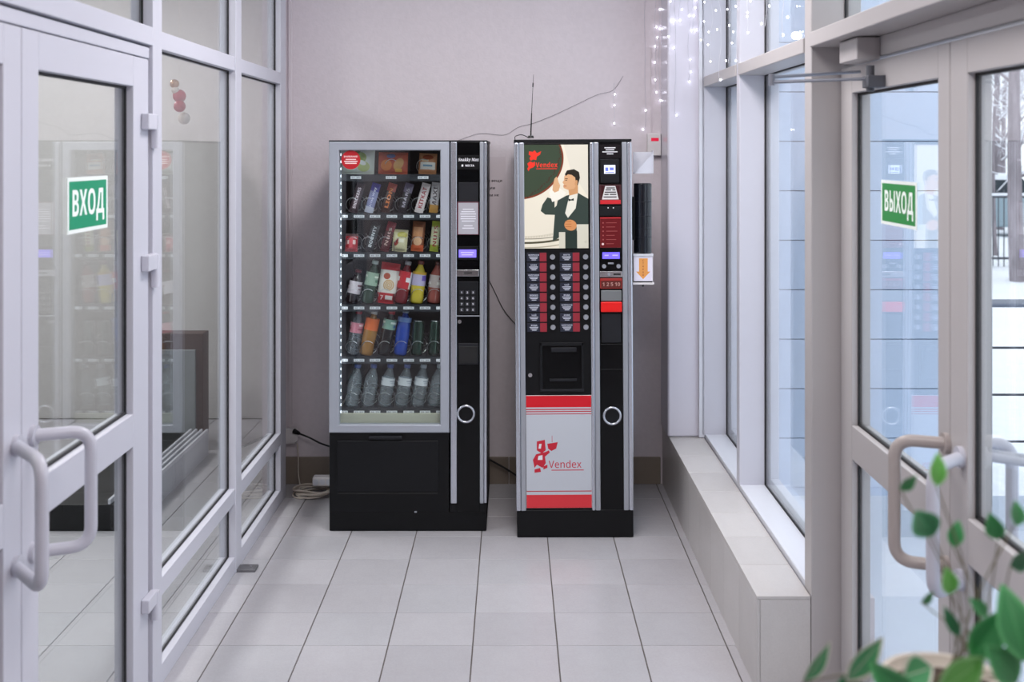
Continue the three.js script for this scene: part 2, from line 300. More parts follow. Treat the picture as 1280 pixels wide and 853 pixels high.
// ---------- snack machine ----------
const SD = 5.615, SK = 267.1;
const sx = (px) => (px - 640) / SK, sy = (py) => (665 - py) / SK;   // front face of the snack machine: measured marks to metres
{
  const g = thing('snack_vending_machine', 'black and silver glass fronted snack vending machine full of packets and bottles', 'vending machine', [sx(509.2), 0, SD]);
  const F = (n, x0, x1, y0, y1, f0, f1, m, r = 0.002, p = g) => part(n, bx(sx(x0), sx(x1), sy(y1), sy(y0), SD + f0, SD + f1, r), m, p);
  // carcass: sides, back, top, bottom and the partition towards the coin column
  const side = std('#6d6f72', 0.5);
  F('side_panel', 411, 414, 176, 662, 0.025, 0.785, side); F('side_panel', 605, 608, 176, 662, 0.025, 0.785, M.charcoal);
  F('top_panel', 411, 609, 175.6, 179, 0.0, 0.785, M.blackSatin); F('back_panel', 414, 605, 179, 662, 0.76, 0.785, M.blackSatin);
  F('plinth', 411.5, 608, 640, 664.6, 0.006, 0.785, M.black, 0.004);
  F('liner', 553, 556, 180, 536, 0.05, 0.76, M.navy); F('liner', 414, 416.5, 180, 536, 0.05, 0.76, M.navy); F('liner', 416, 553, 180, 184, 0.05, 0.76, M.navy); F('liner', 416, 553, 180, 536, 0.7, 0.71, M.navy);
  F('cabinet_floor', 416, 553, 520.5, 540, 0.045, 0.7, M.cream);
  // silver door frame with a bevelled profile
  { const o = new THREE.Shape(), i = new THREE.Path(); const rect = (p, a, b, c, e) => { p.moveTo(sx(a), sy(e)); p.lineTo(sx(b), sy(e)); p.lineTo(sx(b), sy(c)); p.lineTo(sx(a), sy(c)); p.closePath(); };
    rect(o, 412.6, 560.6, 178.4, 540); rect(i, 423, 551.5, 187, 532); o.holes.push(i);
    const e = new THREE.ExtrudeGeometry(o, { depth: 0.024, bevelEnabled: true, bevelThickness: 0.012, bevelSize: 0.005, bevelSegments: 3, curveSegments: 4 }); e.translate(0, 0, -SD - 0.028); part('door_frame', e, M.silverPaint, g); }
  F('glass', 422, 552, 186, 533, 0.008, 0.013, M.pane, 0);
  F('gasket', 560.8, 563, 177, 541, 0.004, 0.03, M.black, 0);
  // LED strip up the inner edge of the opening
  const led = std('#ffffff', 0.5, { emissive: col('#e8eeff'), emissiveIntensity: 1.4 });
  F('strip_carrier', 424, 425.4, 190, 518, 0.042, 0.047, M.silver, 0); for (let y = 192; y < 518; y += 9) F('led_light', 424.2, 425.2, y, y + 3, 0.04, 0.042, led, 0);
  for (const px of [426, 551]) { const L = new THREE.RectAreaLight(new THREE.Color().setRGB(0.93, 0.96, 1), px < 500 ? 4 : 3, 0.012, 1.2); L.position.set(sx(px), sy(354), -SD - 0.05); L.lookAt(sx(488), sy(354), -SD - 0.13); scene.add(L); }
  // lower black panel with the delivery flap
  F('lower_panel', 411.5, 561.5, 541.5, 641, 0.004, 0.03, M.black, 0.004);
  F('flap', 421, 548, 551, 615.5, -0.003, 0.012, M.blackSatin, 0.005);
  F('flap_slot', 422, 547, 615.8, 618, -0.001, 0.01, M.cable, 0.001);
  F('flap_handle', 461, 503, 545, 549.5, -0.01, 0.006, M.charcoal, 0.005);
  F('catch', 518, 521, 639.5, 641.5, 0.0, 0.006, M.silver, 0.001);
  // silver strips and the coin column
  F('trim_strip', 563.4, 571.2, 177.5, 629, -0.012, 0.03, M.silverSmooth, 0.004);
  F('trim_strip', 599.8, 604.6, 177.5, 629, -0.012, 0.03, M.silver, 0.004); F('trim_strip', 604.8, 608.6, 177.5, 629, -0.006, 0.03, M.silverSmooth, 0.004);
  F('column_panel', 571, 600, 177.5, 640, -0.004, 0.03, M.blackGloss, 0.003);
  F('column_foot', 562, 608, 629.5, 641, 0.0, 0.03, M.black, 0.003);
  const art = (n, x0, x1, y0, y1, f, tex, o = {}) => { const q = new THREE.PlaneGeometry(sx(x1) - sx(x0), sy(y0) - sy(y1)); q.translate(sx((x0 + x1) / 2), sy((y0 + y1) / 2), -SD - f); return part(n, q, phys('#ffffff', 0.45, { map: tex, specularIntensity: 0.4, ...o }), g); };
  art('name_print', 572, 599, 194, 212, -0.0055, canvas(256, 170, (c, w, h) => { c.fillStyle = '#08090b'; c.fillRect(0, 0, w, h); c.fillStyle = '#e8e8ee'; c.textAlign = 'center'; c.font = 'italic bold 50px serif'; c.fillText('Snakky Max', w / 2, 72, 244); c.font = 'bold 34px sans-serif'; c.fillText('NECTA', w / 2 + 16, 136); c.fillRect(48, 112, 20, 24); }));
  F('blank_plate', 573, 598, 228, 253, -0.0065, 0.002, M.charcoal, 0.002);
  F('notice_holder', 571.6, 598.4, 252.4, 293.6, -0.008, 0.001, std('#5e2838', 0.5), 0.001);
  art('notice', 573, 597.6, 253.6, 292.8, -0.0085, canvas(200, 320, (c, w, h) => { c.fillStyle = '#a5a4ac'; c.fillRect(0, 0, w, h); c.fillStyle = '#dadae2'; for (let k = 0; k < 9; k++) { const l = [110, 140, 160, 150, 156, 130, 0, 90, 120][k]; c.fillRect((w - l) / 2, 62 + k * 24, l, 9); } }));
  F('display_bezel', 571.8, 598, 308, 325, -0.007, 0.002, M.black, 0.001);
  const scr = canvas(128, 64, (c, w, h) => { c.fillStyle = '#7a6cf0'; c.fillRect(0, 0, w, h); c.fillStyle = '#a79ff8'; c.fillRect(14, 20, 96, 8); c.fillRect(20, 38, 80, 8); });
  art('display', 573.6, 595.4, 312, 322, -0.0075, scr, { emissive: col('#ffffff'), emissiveMap: scr, emissiveIntensity: 0.5 });
  F('coin_plate', 570.4, 598.8, 337.2, 345.4, -0.012, 0.002, M.chrome, 0.002);
  F('coin_slot', 580, 590, 340.5, 342, -0.0127, -0.011, M.cable, 0);
  F('keypad', 572.5, 598, 352, 393, -0.008, 0.001, M.blackSatin, 0.002);
  { const digits = '123456789C0E'; for (let k = 0; k < 12; k++) { const cx = 577.2 + (k % 3) * 7.1, cy = 365.5 + Math.floor(k / 3) * 7.2; const b = F('key', cx - 2.6, cx + 2.6, cy - 2.4, cy + 2.4, -0.011, -0.007, M.charcoal, 0.001);
    const t = canvas(32, 32, (c) => { c.fillStyle = '#22232a'; c.fillRect(0, 0, 32, 32); c.fillStyle = '#d0d0d8'; c.font = 'bold 26px sans-serif'; c.textAlign = 'center'; c.fillText(digits[k], 16, 26); });
    const q = new THREE.PlaneGeometry(0.018, 0.016); q.translate(sx(cx), sy(cy), -SD + 0.0113); part('digit', q, std('#ffffff', 0.5, { map: t }), b); } }
  F('column_seam', 571, 600, 394.4, 395.6, -0.008, 0.001, M.silver, 0.0005);
  part('lock', rod(V(sx(574.5), sy(402), SD), V(sx(574.5), sy(402), SD - 0.01), 0.009, 18), M.chrome, g);
  F('return_cup', 572.5, 598, 429, 456, -0.006, 0.001, M.charcoal, 0.004); F('return_recess', 574, 597, 433, 454, -0.0075, -0.004, M.cable, 0.004);
  part('ring_handle', new THREE.TorusGeometry(0.038, 0.0055, 10, 36).translate(sx(582.5), sy(517.3), -SD + 0.008), M.silverSmooth, g);
  part('ring_centre', rod(V(sx(582.5), sy(517.3), SD), V(sx(582.5), sy(517.3), SD - 0.006), 0.033, 28), M.black, g);
  // red round sticker on the glass
  const st = canvas(256, 256, (c, w) => { c.fillStyle = '#ffffff'; c.fillRect(0, 0, w, w); c.fillStyle = '#b5101e'; c.fillRect(0, 0, w, w); c.fillStyle = '#f2dede'; c.font = 'bold 34px sans-serif'; c.textAlign = 'center'; c.fillText('ВНИМАНИЕ!', 128, 96, 190); c.fillRect(58, 116, 140, 12); c.fillRect(38, 142, 180, 14); c.fillRect(50, 168, 156, 14); });
  part('sticker', new THREE.CircleGeometry(0.0445, 36).translate(sx(438.3), sy(200), -SD - 0.0068), std('#ffffff', 0.5, { map: st }), g);

  // trays with spirals and price labels
  const rows = [{ y: 222, cols: [445, 489, 529] }, { y: 270.5 }, { y: 319.5 }, { y: 385 }, { y: 450.3 }, { y: 515 }];
  const cols6 = [440, 460, 481, 502, 522.5, 543];
  const front = 0.075, td = SD + front, ty = (py) => spotY(py, td), tx = (px) => spotX(px, td);
  const price = [0, 1, 2, 3].map((k) => canvas(64, 24, (c, w, h) => { c.fillStyle = '#d9dade'; c.fillRect(0, 0, w, h); c.fillStyle = '#6d6f78'; c.font = 'bold 17px monospace'; c.fillText(['11 45', '23 60', '34 75', '46 50'][k], 5, 18); })).map((t) => std('#ffffff', 0.5, { map: t }));
  const helix = (R, L, turns) => { const p = []; for (let i = 0; i <= turns * 14; i++) { const a = i / 14 * Math.PI * 2 + 0.9; p.push(new THREE.Vector3(R * Math.cos(a), R * Math.sin(a), -L * i / (turns * 14))); } return new THREE.TubeGeometry(new THREE.CatmullRomCurve3(p), turns * 18, 0.0017, 5); };
  const helixSmall = helix(0.0355, 0.36, 3);
  rows.forEach((r, n) => {
    r.top = ty(r.y - 3.4);
    const t = part('tray', [bx(tx(425), tx(550.5), r.top - 0.004, r.top, td, td + 0.5), bx(tx(425), tx(550.5), r.top - 0.03, r.top + 0.002, td - 0.006, td)], M.navy, g);
    const cols = r.cols ?? cols6;
    cols.forEach((px, k) => {
      const h = new THREE.Mesh(helixSmall, M.steelWire); h.name = 'spiral'; h.position.set(tx(px) - g.position.x, r.top + 0.0385, -0.079); t.add(h);
      const q = new THREE.PlaneGeometry(0.05, 0.013); q.translate(tx(px + (r.cols ? 0 : 9)) , r.top - 0.013, -td + 0.0065); part('price_label', q, price[(k + n) % 4], t);
      if (k && !r.cols) part('divider', bx(tx((px + cols[k - 1]) / 2) - 0.001, tx((px + cols[k - 1]) / 2) + 0.001, r.top, r.top + 0.05, td + 0.03, td + 0.48), M.navy, t);
    });
    if (!r.cols) { const q = new THREE.PlaneGeometry(0.03, 0.013); q.translate(tx(431), r.top - 0.013, -td + 0.0065); part('price_label', q, price[n % 4], t); }
  });

  // --- the goods, each a thing of its own ---
  const pd = td + 0.05;   // depth of the first item in every spiral
  const wrap = (bg, draw, w = 128, h = 256) => canvas(w, h, (c) => { c.fillStyle = bg; c.fillRect(0, 0, w, h); draw(c, w, h); });
  const word = (txt, fill, size, stroke) => (c, w, h) => { c.save(); c.translate(w / 2, h / 2); c.rotate(-Math.PI / 2); c.font = 'bold ' + size + 'px sans-serif'; c.textAlign = 'center'; c.textBaseline = 'middle'; if (stroke) { c.lineWidth = 8; c.strokeStyle = stroke; c.strokeText(txt, 0, 0, h * 0.72); } c.fillStyle = fill; c.fillText(txt, 0, 0, h * 0.72); c.restore(); };
  function pillow(w, h, t, crimp = 0.06) {   // sealed packet: two bulged sheets with flat crimped ends
    const N = 14, K = 22, make = (s) => { const q = new THREE.PlaneGeometry(w, h, N, K), p = q.attributes.position;
      for (let i = 0; i < p.count; i++) { const u = p.getX(i) / w + 0.5, v = p.getY(i) / h + 0.5, vv = Math.min(1, Math.max(0, (v - crimp) / (1 - 2 * crimp)));
        const b = Math.pow(Math.max(0, Math.sin(Math.PI * u)), 0.55) * Math.pow(Math.max(0, Math.sin(Math.PI * vv)), 0.4);
        p.setZ(i, s * (0.0006 + t / 2 * b * (0.93 + 0.07 * Math.sin(u * 23 + v * 31)))); p.setX(i, p.getX(i) * (1 - 0.05 * b)); p.setY(i, p.getY(i) + h / 2 + (v === 0 || v === 1 ? ((i % 2) - 0.5) * 0.002 : 0)); }
      if (s < 0) { const ix = q.index.array; for (let i = 0; i < ix.length; i += 3) { const a = ix[i]; ix[i] = ix[i + 1]; ix[i + 1] = a; } }
      q.computeVertexNormals(); return q; };
    return mergeGeometries([make(1), make(-1)]);
  }
  function place(o, px, row, tilt, lean = 0.12, dz = 0) { const d = pd + dz; o.position.set(spotX(px, d), rows[row].top + 0.0015, -d); o.rotation.set(-lean, 0, -tilt); }
  function local(name, geo, mat, parent) { const m = new THREE.Mesh(geo, mat); m.name = name; parent.add(m); return m; }
  function packet(name, label, cat, row, px, w, h, t, tex, tilt = 0.28, group) {
    const o = thing(name, label, cat, [0, 0, 0], group); local('wrapper', pillow(w, h, t), std('#ffffff', 0.3, { map: tex }), o); place(o, px, row, tilt); return o;
  }
  packet('crisps_bag', 'white and green crisps bag behind the round red sticker', 'snack', 0, 446, 0.165, 0.122, 0.05, wrap('#dfe4da', (c, w, h) => { c.fillStyle = '#9fb455'; c.beginPath(); c.ellipse(150, 70, 50, 44, 0, 0, 7); c.fill(); c.fillStyle = '#c9d48a'; c.beginPath(); c.ellipse(180, 140, 46, 40, 0, 0, 7); c.fill(); c.fillStyle = '#6e8c3c'; c.fillRect(60, 20, 90, 16); c.fillStyle = '#f4f4ef'; c.beginPath(); c.ellipse(170, 110, 30, 18, 0.4, 0, 7); c.fill(); }, 256, 200), 0.03);
  packet('crisps_bag', 'orange crisps bag in the middle of the top tray', 'snack', 0, 491, 0.14, 0.105, 0.045, wrap('#c8502a', (c, w, h) => { c.fillStyle = '#e8853a'; c.beginPath(); c.ellipse(70, 120, 50, 50, 0, 0, 7); c.fill(); c.fillStyle = '#d9a05a'; c.beginPath(); c.ellipse(180, 110, 40, 60, 0.5, 0, 7); c.fill(); c.fillStyle = '#5a6ea8'; c.beginPath(); c.ellipse(110, 36, 40, 20, 0, 0, 7); c.fill(); c.fillStyle = '#e8b04a'; c.fillRect(150, 150, 60, 30); }, 256, 200), 0.02);
  packet('rusk_bag', 'small orange and white rusk bag at the end of the top tray', 'snack', 0, 534, 0.085, 0.1, 0.035, wrap('#c98a60', (c, w, h) => { c.fillStyle = '#efe9e2'; c.fillRect(10, 110, 110, 90); c.fillStyle = '#7aa0b8'; c.fillRect(30, 140, 70, 24); c.fillStyle = '#a04a28'; c.beginPath(); c.ellipse(64, 50, 40, 30, 0, 0, 7); c.fill(); c.fillStyle = '#f4d8b0'; c.fillRect(20, 80, 50, 20); }), 0.05);
  const bars = [
    [1, 445, 'brown chocolate bar with big white lettering', '#3c2730', word('SNICKERS', '#e9dfe6', 60, '#6a3f4a')],
    [1, 464.5, 'blue and white chocolate bar', '#8a8fb8', (c, w, h) => { c.fillStyle = '#33319a'; c.fillRect(0, 0, w, 70); word('Milky Way', '#e4e6f6', 50, '#3c3f96')(c, w, h); c.fillStyle = '#c6c9dc'; c.fillRect(0, 205, w, 50); }],
    [1, 485, 'dark brown chocolate bar with orange lettering and red top', '#33160f', (c, w, h) => { c.fillStyle = '#b0483c'; c.fillRect(0, 0, w, 70); word('LION', '#e88a4a', 74, '#7a3018')(c, w, h); }],
    [1, 506, 'black chocolate bar with a pale lilac top', '#15121a', (c, w, h) => { c.fillStyle = '#766c86'; c.fillRect(0, 0, w, 80); word('MARS', '#b9b2c0', 64, '#2a2230')(c, w, h); }],
    [1, 527, 'white wafer bar with red lettering', '#e6d9da', word('KITKAT', '#a3303c', 84)],
    [1, 545.5, 'white bar with grey lettering and an orange foot', '#cfc8cc', (c, w, h) => { word('MAXI', '#55464e', 84)(c, w, h); c.fillStyle = '#d09a52'; c.fillRect(0, 190, w, 66); }],
    [2, 464.5, 'black chocolate bar with white lettering below the blue bar', '#232a31', word('BOUNTY', '#e4e9ec', 66, '#3a4650')],
    [2, 484, 'dark red chocolate bar on the third tray', '#571a22', (c, w, h) => { c.fillStyle = '#8e2434'; c.fillRect(0, 0, w, 80); word('Nuts', '#d8b8b0', 70, '#2a1014')(c, w, h); }],
    [2, 546, 'pale green and yellow nut bar with red lettering', '#d7d6b0', (c, w, h) => { c.fillStyle = '#a8b23e'; c.fillRect(0, 200, w, 56); c.fillRect(0, 0, w, 50); word('NUTS', '#a03038', 76)(c, w, h); }],
  ];
  for (const [row, px, label, bg, draw] of bars) packet('chocolate_bar', label, 'chocolate bar', row, px - 4, 0.042, 0.146, 0.02, wrap(bg, draw), px > 540 ? 0.1 : 0.27, 'chocolate bars in the snack machine');
  packet('sweets_bag', 'short red and white packet low in the third tray', 'snack', 2, 439, 0.06, 0.085, 0.03, wrap('#b5333c', (c, w, h) => { c.fillStyle = '#e6c3c0'; c.fillRect(20, 90, 88, 60); c.fillStyle = '#d9505a'; c.fillRect(40, 60, 40, 140); c.fillStyle = '#6b4a4c'; c.fillRect(0, 0, w, 36); }), 0.03);
  packet('sweets_bag', 'yellow and white sweets bag on the third tray', 'snack', 2, 499, 0.07, 0.105, 0.04, wrap('#dfd6ae', (c, w, h) => { c.fillStyle = '#c9bf5a'; c.beginPath(); c.ellipse(80, 60, 44, 36, 0, 0, 7); c.fill(); c.fillStyle = '#a8423a'; c.beginPath(); c.ellipse(36, 150, 18, 44, 0.3, 0, 7); c.fill(); c.fillStyle = '#efe9d4'; c.fillRect(50, 110, 50, 40); }), 0.08);
  packet('biscuit_pack', 'tall orange and brown biscuit pack on the third tray', 'snack', 2, 521, 0.06, 0.145, 0.035, wrap('#8a5238', (c, w, h) => { c.fillStyle = '#c98a5e'; c.fillRect(10, 50, 100, 80); c.fillStyle = '#d8653e'; c.fillRect(0, 200, w, 50); c.fillStyle = '#e3b48e'; c.beginPath(); c.ellipse(64, 170, 44, 36, 0, 0, 7); c.fill(); }), 0.08);
  packet('croissant_bag', 'white bag with red ends and a picture of a roll', 'snack', 3, 482, 0.09, 0.195, 0.05, wrap('#e4ddd6', (c, w, h) => { c.fillStyle = '#c2202c'; c.fillRect(0, 0, w, 46); c.fillRect(0, 190, w, 66); c.fillStyle = '#b04a30'; c.beginPath(); c.ellipse(50, 85, 24, 20, 0, 0, 7); c.fill(); c.strokeStyle = '#c9a06a'; c.lineWidth = 8; for (const q of [10, 22, 34]) { c.beginPath(); c.ellipse(70, 140, q, q * 0.9, 0, 0, 7); c.stroke(); } c.fillStyle = '#f2e4e2'; c.font = 'bold 40px sans-serif'; c.fillText('7', 20, 235); c.fillRect(56, 205, 50, 26); }), 0.13);
  // bottles and cans
  function bottle(label, row, px, h, r, o) {
    const t = thing(o.name ?? 'drink_bottle', label, 'bottle', [0, 0, 0], o.group);
    const pts = [[0.001, 0], [r * 0.8, 0], [r, 0.008], [r, 0.03], [r * 0.95, h * 0.28], [r, h * 0.36], [r, h * 0.58], [r * 0.93, h * 0.68], [r * 0.62, h * 0.8], [0.0125, h * 0.88], [0.0125, h * 0.95]].map(([a, b]) => new THREE.Vector2(a, b));
    local('body', new THREE.LatheGeometry(pts, 24), o.mat, t);
    if (o.fill) local('drink', new THREE.LatheGeometry([[0.001, 0.004], [r * 0.9, 0.006], [r * 0.92, h * 0.5], [r * 0.55, h * 0.79], [0.001, h * 0.8]].map(([a, b]) => new THREE.Vector2(a, b)), 20), o.fill, t);
    local('cap', new THREE.LatheGeometry([[0.001, h * 0.91], [0.0155, h * 0.91], [0.0155, h * 0.99], [0.013, h], [0.001, h]].map(([a, b]) => new THREE.Vector2(a, b)), 20), o.cap, t);
    if (o.label) { const l = new THREE.CylinderGeometry(r * 1.012, r * 1.012, h * (o.l1 - o.l0), 24, 1, true); l.rotateY(Math.PI); l.translate(0, h * (o.l0 + o.l1) / 2, 0); local('label', l, o.label, t); }
    place(t, px, row, o.tilt ?? 0.2, 0.05, 0.01); return t;
  }
  const band = (bg, ...spots) => std('#ffffff', 0.4, { map: wrap(bg, (c, w, h) => { for (const [f, x, y, a, b] of spots) { c.fillStyle = f; c.fillRect(x, y, a, b); c.fillRect(x + 128, y, a, b); } }, 256, 128) });
  const glossy = (hex, o = {}) => std(hex, 0.12, o);
  const clear = (hex) => new THREE.MeshPhysicalMaterial({ color: col(hex), transmission: 0.86, thickness: 0, roughness: 0.03, ior: 1.5 });
  const cap = (hex) => std(hex, 0.4);
  bottle('dark cola bottle with a white wrap on the fourth tray', 3, 439, 0.165, 0.032, { mat: glossy('#20151a'), cap: cap('#5a1620'), label: band('#cfc4cc', ['#6d3a4a', 20, 30, 70, 20], ['#8d6674', 30, 70, 60, 16]), l0: 0.3, l1: 0.66, tilt: 0.22 });
  bottle('dark green mineral water bottle with a pale green label', 3, 458.5, 0.21, 0.031, { mat: glossy('#0f3a2c'), cap: cap('#b8c6c2'), label: band('#93ac98', ['#dde6d8', 20, 30, 80, 20], ['#4d7a64', 30, 66, 60, 26]), l0: 0.42, l1: 0.72 });
  bottle('red drink bottle with a white cross on its wrap', 3, 500, 0.205, 0.032, { mat: glossy('#7a1c26'), cap: cap('#a9a6ac'), label: band('#c4202e', ['#eceaec', 36, 0, 26, 128], ['#eceaec', 10, 44, 84, 34]), l0: 0.36, l1: 0.76 });
  bottle('yellow drink bottle with a purple label and brown cap', 3, 520, 0.205, 0.033, { mat: glossy('#cdb840'), cap: cap('#6b2624'), label: band('#b9b0d0', ['#6d58b0', 20, 30, 50, 50], ['#c29a2e', 0, 0, 128, 24]), l0: 0.42, l1: 0.74, tilt: 0.12 });
  bottle('reddish drink bottle with a grey label and dark cap', 3, 541.5, 0.2, 0.033, { mat: glossy('#99524a'), cap: cap('#4e2220'), label: band('#b3a6a2', ['#7d2e2e', 20, 20, 60, 24], ['#d8d0cc', 10, 70, 90, 26]), l0: 0.38, l1: 0.68, tilt: 0.12 });
  bottle('clear bottle with a pink label and red cap', 4, 440, 0.218, 0.031, { mat: clear('#c9ced8'), cap: cap('#8a1a2c'), label: band('#c77c8c', ['#f0dce0', 20, 20, 70, 20], ['#9a3c54', 16, 70, 80, 20]), l0: 0.5, l1: 0.72, tilt: 0.16 });
  bottle('orange soda bottle with an orange wrap and pale cap', 4, 457, 0.218, 0.033, { mat: glossy('#9a6a2a'), cap: cap('#bfbcbc'), label: std('#e2661c', 0.4), l0: 0.56, l1: 0.82 });
  bottle('black cola bottle with a green and blue label and red cap', 4, 479, 0.218, 0.032, { mat: glossy('#0b0a0e'), cap: cap('#a81c2c'), label: band('#7fa596', ['#dfe8e2', 10, 30, 90, 24], ['#3e6e9a', 30, 70, 60, 30]), l0: 0.58, l1: 0.8 });
  bottle('bright blue sports drink bottle', 4, 499.5, 0.222, 0.033, { mat: glossy('#1141a4'), cap: cap('#8a98ac'), label: std('#5d7cb4', 0.4), l0: 0.72, l1: 0.82, tilt: 0.14 });
  for (const [px, label] of [[521, 'dark green slim drinks can next to the blue bottle'], [542, 'dark green slim drinks can at the end of the fifth tray']]) {
    const t = thing('drinks_can', label, 'can', [0, 0, 0]); const h = 0.165, r = 0.029;
    local('body', new THREE.LatheGeometry([[0.001, 0.004], [r * 0.72, 0.003], [r * 0.8, 0], [r, 0.012], [r, h - 0.016], [r * 0.85, h - 0.003]].map(([a, b]) => new THREE.Vector2(a, b)), 26), std('#1d3a30', 0.16, { metalness: 0.5 }), t);
    local('lid', new THREE.LatheGeometry([[r * 0.85, h - 0.003], [r * 0.86, h], [r * 0.78, h], [r * 0.76, h - 0.004], [0.001, h - 0.004]].map(([a, b]) => new THREE.Vector2(a, b)), 26), M.chrome, t);
    place(t, px, 4, 0.06, 0.03, 0.01);
  }
  for (let k = 0; k < 6; k++) {
    const has = k >= 2 && k < 5;
    bottle(has ? 'clear water bottle with a white label on the bottom tray' : 'clear water bottle without a white label on the bottom tray', 5, cols6[k] - 1, 0.203, 0.032, { name: 'water_bottle', mat: clear('#dfe8ee'), cap: cap(k < 4 ? '#4a5c98' : '#9aa4ae'), label: has ? band('#d3d6da', ['#8e98a6', 14, 40, 80, 14], ['#aab4c0', 20, 70, 66, 12]) : null, l0: 0.5, l1: 0.68, tilt: 0.16, group: has ? 'labelled water bottles' : 'plain water bottles' });
  }
}

// ---------- coffee machine ----------
const CD = 5.533, CK = 271.1;
const cxm = (px) => (px - 640) / CK, cym = (py) => (672 - py) / CK;
{
  const g = thing('coffee_vending_machine', 'slim black, silver and white coffee vending machine with a lit poster of a waiter', 'vending machine', [cxm(719), 0, CD]);
  const F = (n, x0, x1, y0, y1, f0, f1, m, r = 0.002, p = g) => part(n, bx(cxm(x0), cxm(x1), cym(y1), cym(y0), CD + f0, CD + f1, r), m, p);
  const art = (n, x0, x1, y0, y1, f, tex, o = {}) => { const q = new THREE.PlaneGeometry(cxm(x1) - cxm(x0), cym(y0) - cym(y1)); q.translate(cxm((x0 + x1) / 2), cym((y0 + y1) / 2), -CD - f); return part(n, q, phys('#ffffff', 0.4, { map: tex, specularIntensity: 0.4, ...o }), g); };
  F('cabinet', 647, 791, 176, 668, 0.02, 0.78, M.charcoal, 0.004);
  F('top_panel', 645.5, 792.5, 174.2, 177.5, -0.004, 0.785, M.blackSatin, 0.002);
  F('plinth', 646.5, 791.8, 637, 671.8, -0.006, 0.78, M.black, 0.005);
  F('trim_strip', 645.6, 651.4, 178, 638, -0.014, 0.03, M.silverSmooth, 0.006); F('trim_strip', 651.6, 658, 178, 638, -0.01, 0.03, M.silver, 0.004);
  F('trim_strip', 740, 744.6, 178, 638, -0.014, 0.03, M.silverSmooth, 0.006); F('trim_strip', 744.8, 751, 178, 638, -0.01, 0.03, M.silver, 0.004);
  F('trim_strip', 780, 786.4, 178, 638, -0.01, 0.03, M.silver, 0.004); F('trim_strip', 786.6, 792.2, 178, 638, -0.014, 0.03, M.silverSmooth, 0.006);
  F('door_panel', 658, 740, 177.6, 637, -0.002, 0.03, M.black, 0.002);
  // lit poster
  const poster = canvas(410, 650, (c, w, h) => {
    c.fillStyle = '#ece4d2'; c.fillRect(0, 0, w, h);
    c.fillStyle = '#e2dccd'; c.beginPath(); c.moveTo(255, 0); c.lineTo(w, 0); c.lineTo(w, 330); c.lineTo(300, 160); c.fill();
    c.fillStyle = '#3d4a3a'; c.beginPath(); c.moveTo(0, 0); c.lineTo(225, 0); c.bezierCurveTo(265, 70, 250, 150, 205, 215); c.bezierCurveTo(160, 280, 90, 325, 0, 335); c.fill();
    c.lineWidth = 11; c.strokeStyle = '#7d3a26'; c.beginPath(); c.moveTo(228, 0); c.bezierCurveTo(265, 70, 250, 150, 205, 215); c.bezierCurveTo(160, 280, 90, 325, 0, 335); c.stroke();
    c.fillStyle = '#4a3428'; for (let k = 0; k < 30; k++) { const a = k / 30, x = 235 - 230 * a * a, y = 10 + 325 * Math.pow(a, 0.8); c.beginPath(); c.ellipse(x + 6 * Math.sin(k * 5), y, 6, 4, k, 0, 7); c.fill(); }
    // red mark and name
    c.fillStyle = '#ee3a2c'; c.beginPath(); for (const [x, y] of [[34, 40], [58, 44], [70, 34], [84, 52], [112, 40], [104, 62], [84, 74], [80, 96], [60, 92], [44, 100], [36, 84], [46, 70], [32, 62]]) c.lineTo(x, y); c.fill();
    c.beginPath(); for (const [x, y] of [[22, 118], [40, 104], [60, 112], [70, 104], [74, 128], [60, 142], [38, 150], [30, 166], [22, 150], [30, 136]]) c.lineTo(x, y); c.fill();
    c.font = 'bold 42px sans-serif'; c.fillText('Vendex', 76, 142, 140); c.fillRect(80, 148, 132, 5);
    // saucer lines
    c.strokeStyle = '#8d8878'; c.lineWidth = 5; c.beginPath(); c.ellipse(20, 520, 300, 70, 0, 0.3, 1.7); c.stroke(); c.lineWidth = 12; c.strokeStyle = '#54503f'; c.beginPath(); c.ellipse(10, 545, 300, 70, 0, 0.35, 1.75); c.stroke();
    c.strokeStyle = '#b6ae98'; c.lineWidth = 7; c.beginPath(); c.ellipse(10, 575, 320, 70, 0, 0.3, 1.75); c.stroke();
    c.fillStyle = '#b9b09a'; for (let k = 0; k < 18; k++) c.fillRect(6 + k * 10, 572 - k * k * 0.06, 4, 14);
    // cuff and raised arm
    c.fillStyle = '#3b4740'; c.beginPath(); for (const [x, y] of [[150, 330], [195, 345], [195, 395], [270, 320], [300, 400], [200, 440], [135, 438], [106, 415], [118, 375]]) c.lineTo(x, y); c.fill();
    c.fillStyle = '#f3eee2'; c.beginPath(); for (const [x, y] of [[160, 300], [190, 250], [270, 300], [250, 330], [180, 360]]) c.lineTo(x, y); c.fill();
    c.fillStyle = '#dcae84'; c.beginPath(); for (const [x, y] of [[186, 250], [196, 212], [208, 200], [216, 214], [222, 236], [232, 256], [222, 290], [196, 300], [182, 286]]) c.lineTo(x, y); c.fill();
    // jacket, trousers, apron
    c.fillStyle = '#38443f'; c.beginPath(); for (const [x, y] of [[270, 320], [340, 300], [410, 340], [410, 640], [270, 640], [260, 560], [182, 606], [196, 440], [215, 350]]) c.lineTo(x, y); c.fill();
    c.fillStyle = '#e9e5d8'; c.beginPath(); for (const [x, y] of [[290, 318], [345, 300], [330, 400], [280, 460], [262, 430]]) c.lineTo(x, y); c.fill();
    c.fillStyle = '#d8d4c4'; c.fillRect(222, 548, 56, 102); c.fillRect(335, 500, 75, 150); c.fillStyle = '#2c3834'; c.fillRect(262, 540, 76, 110);
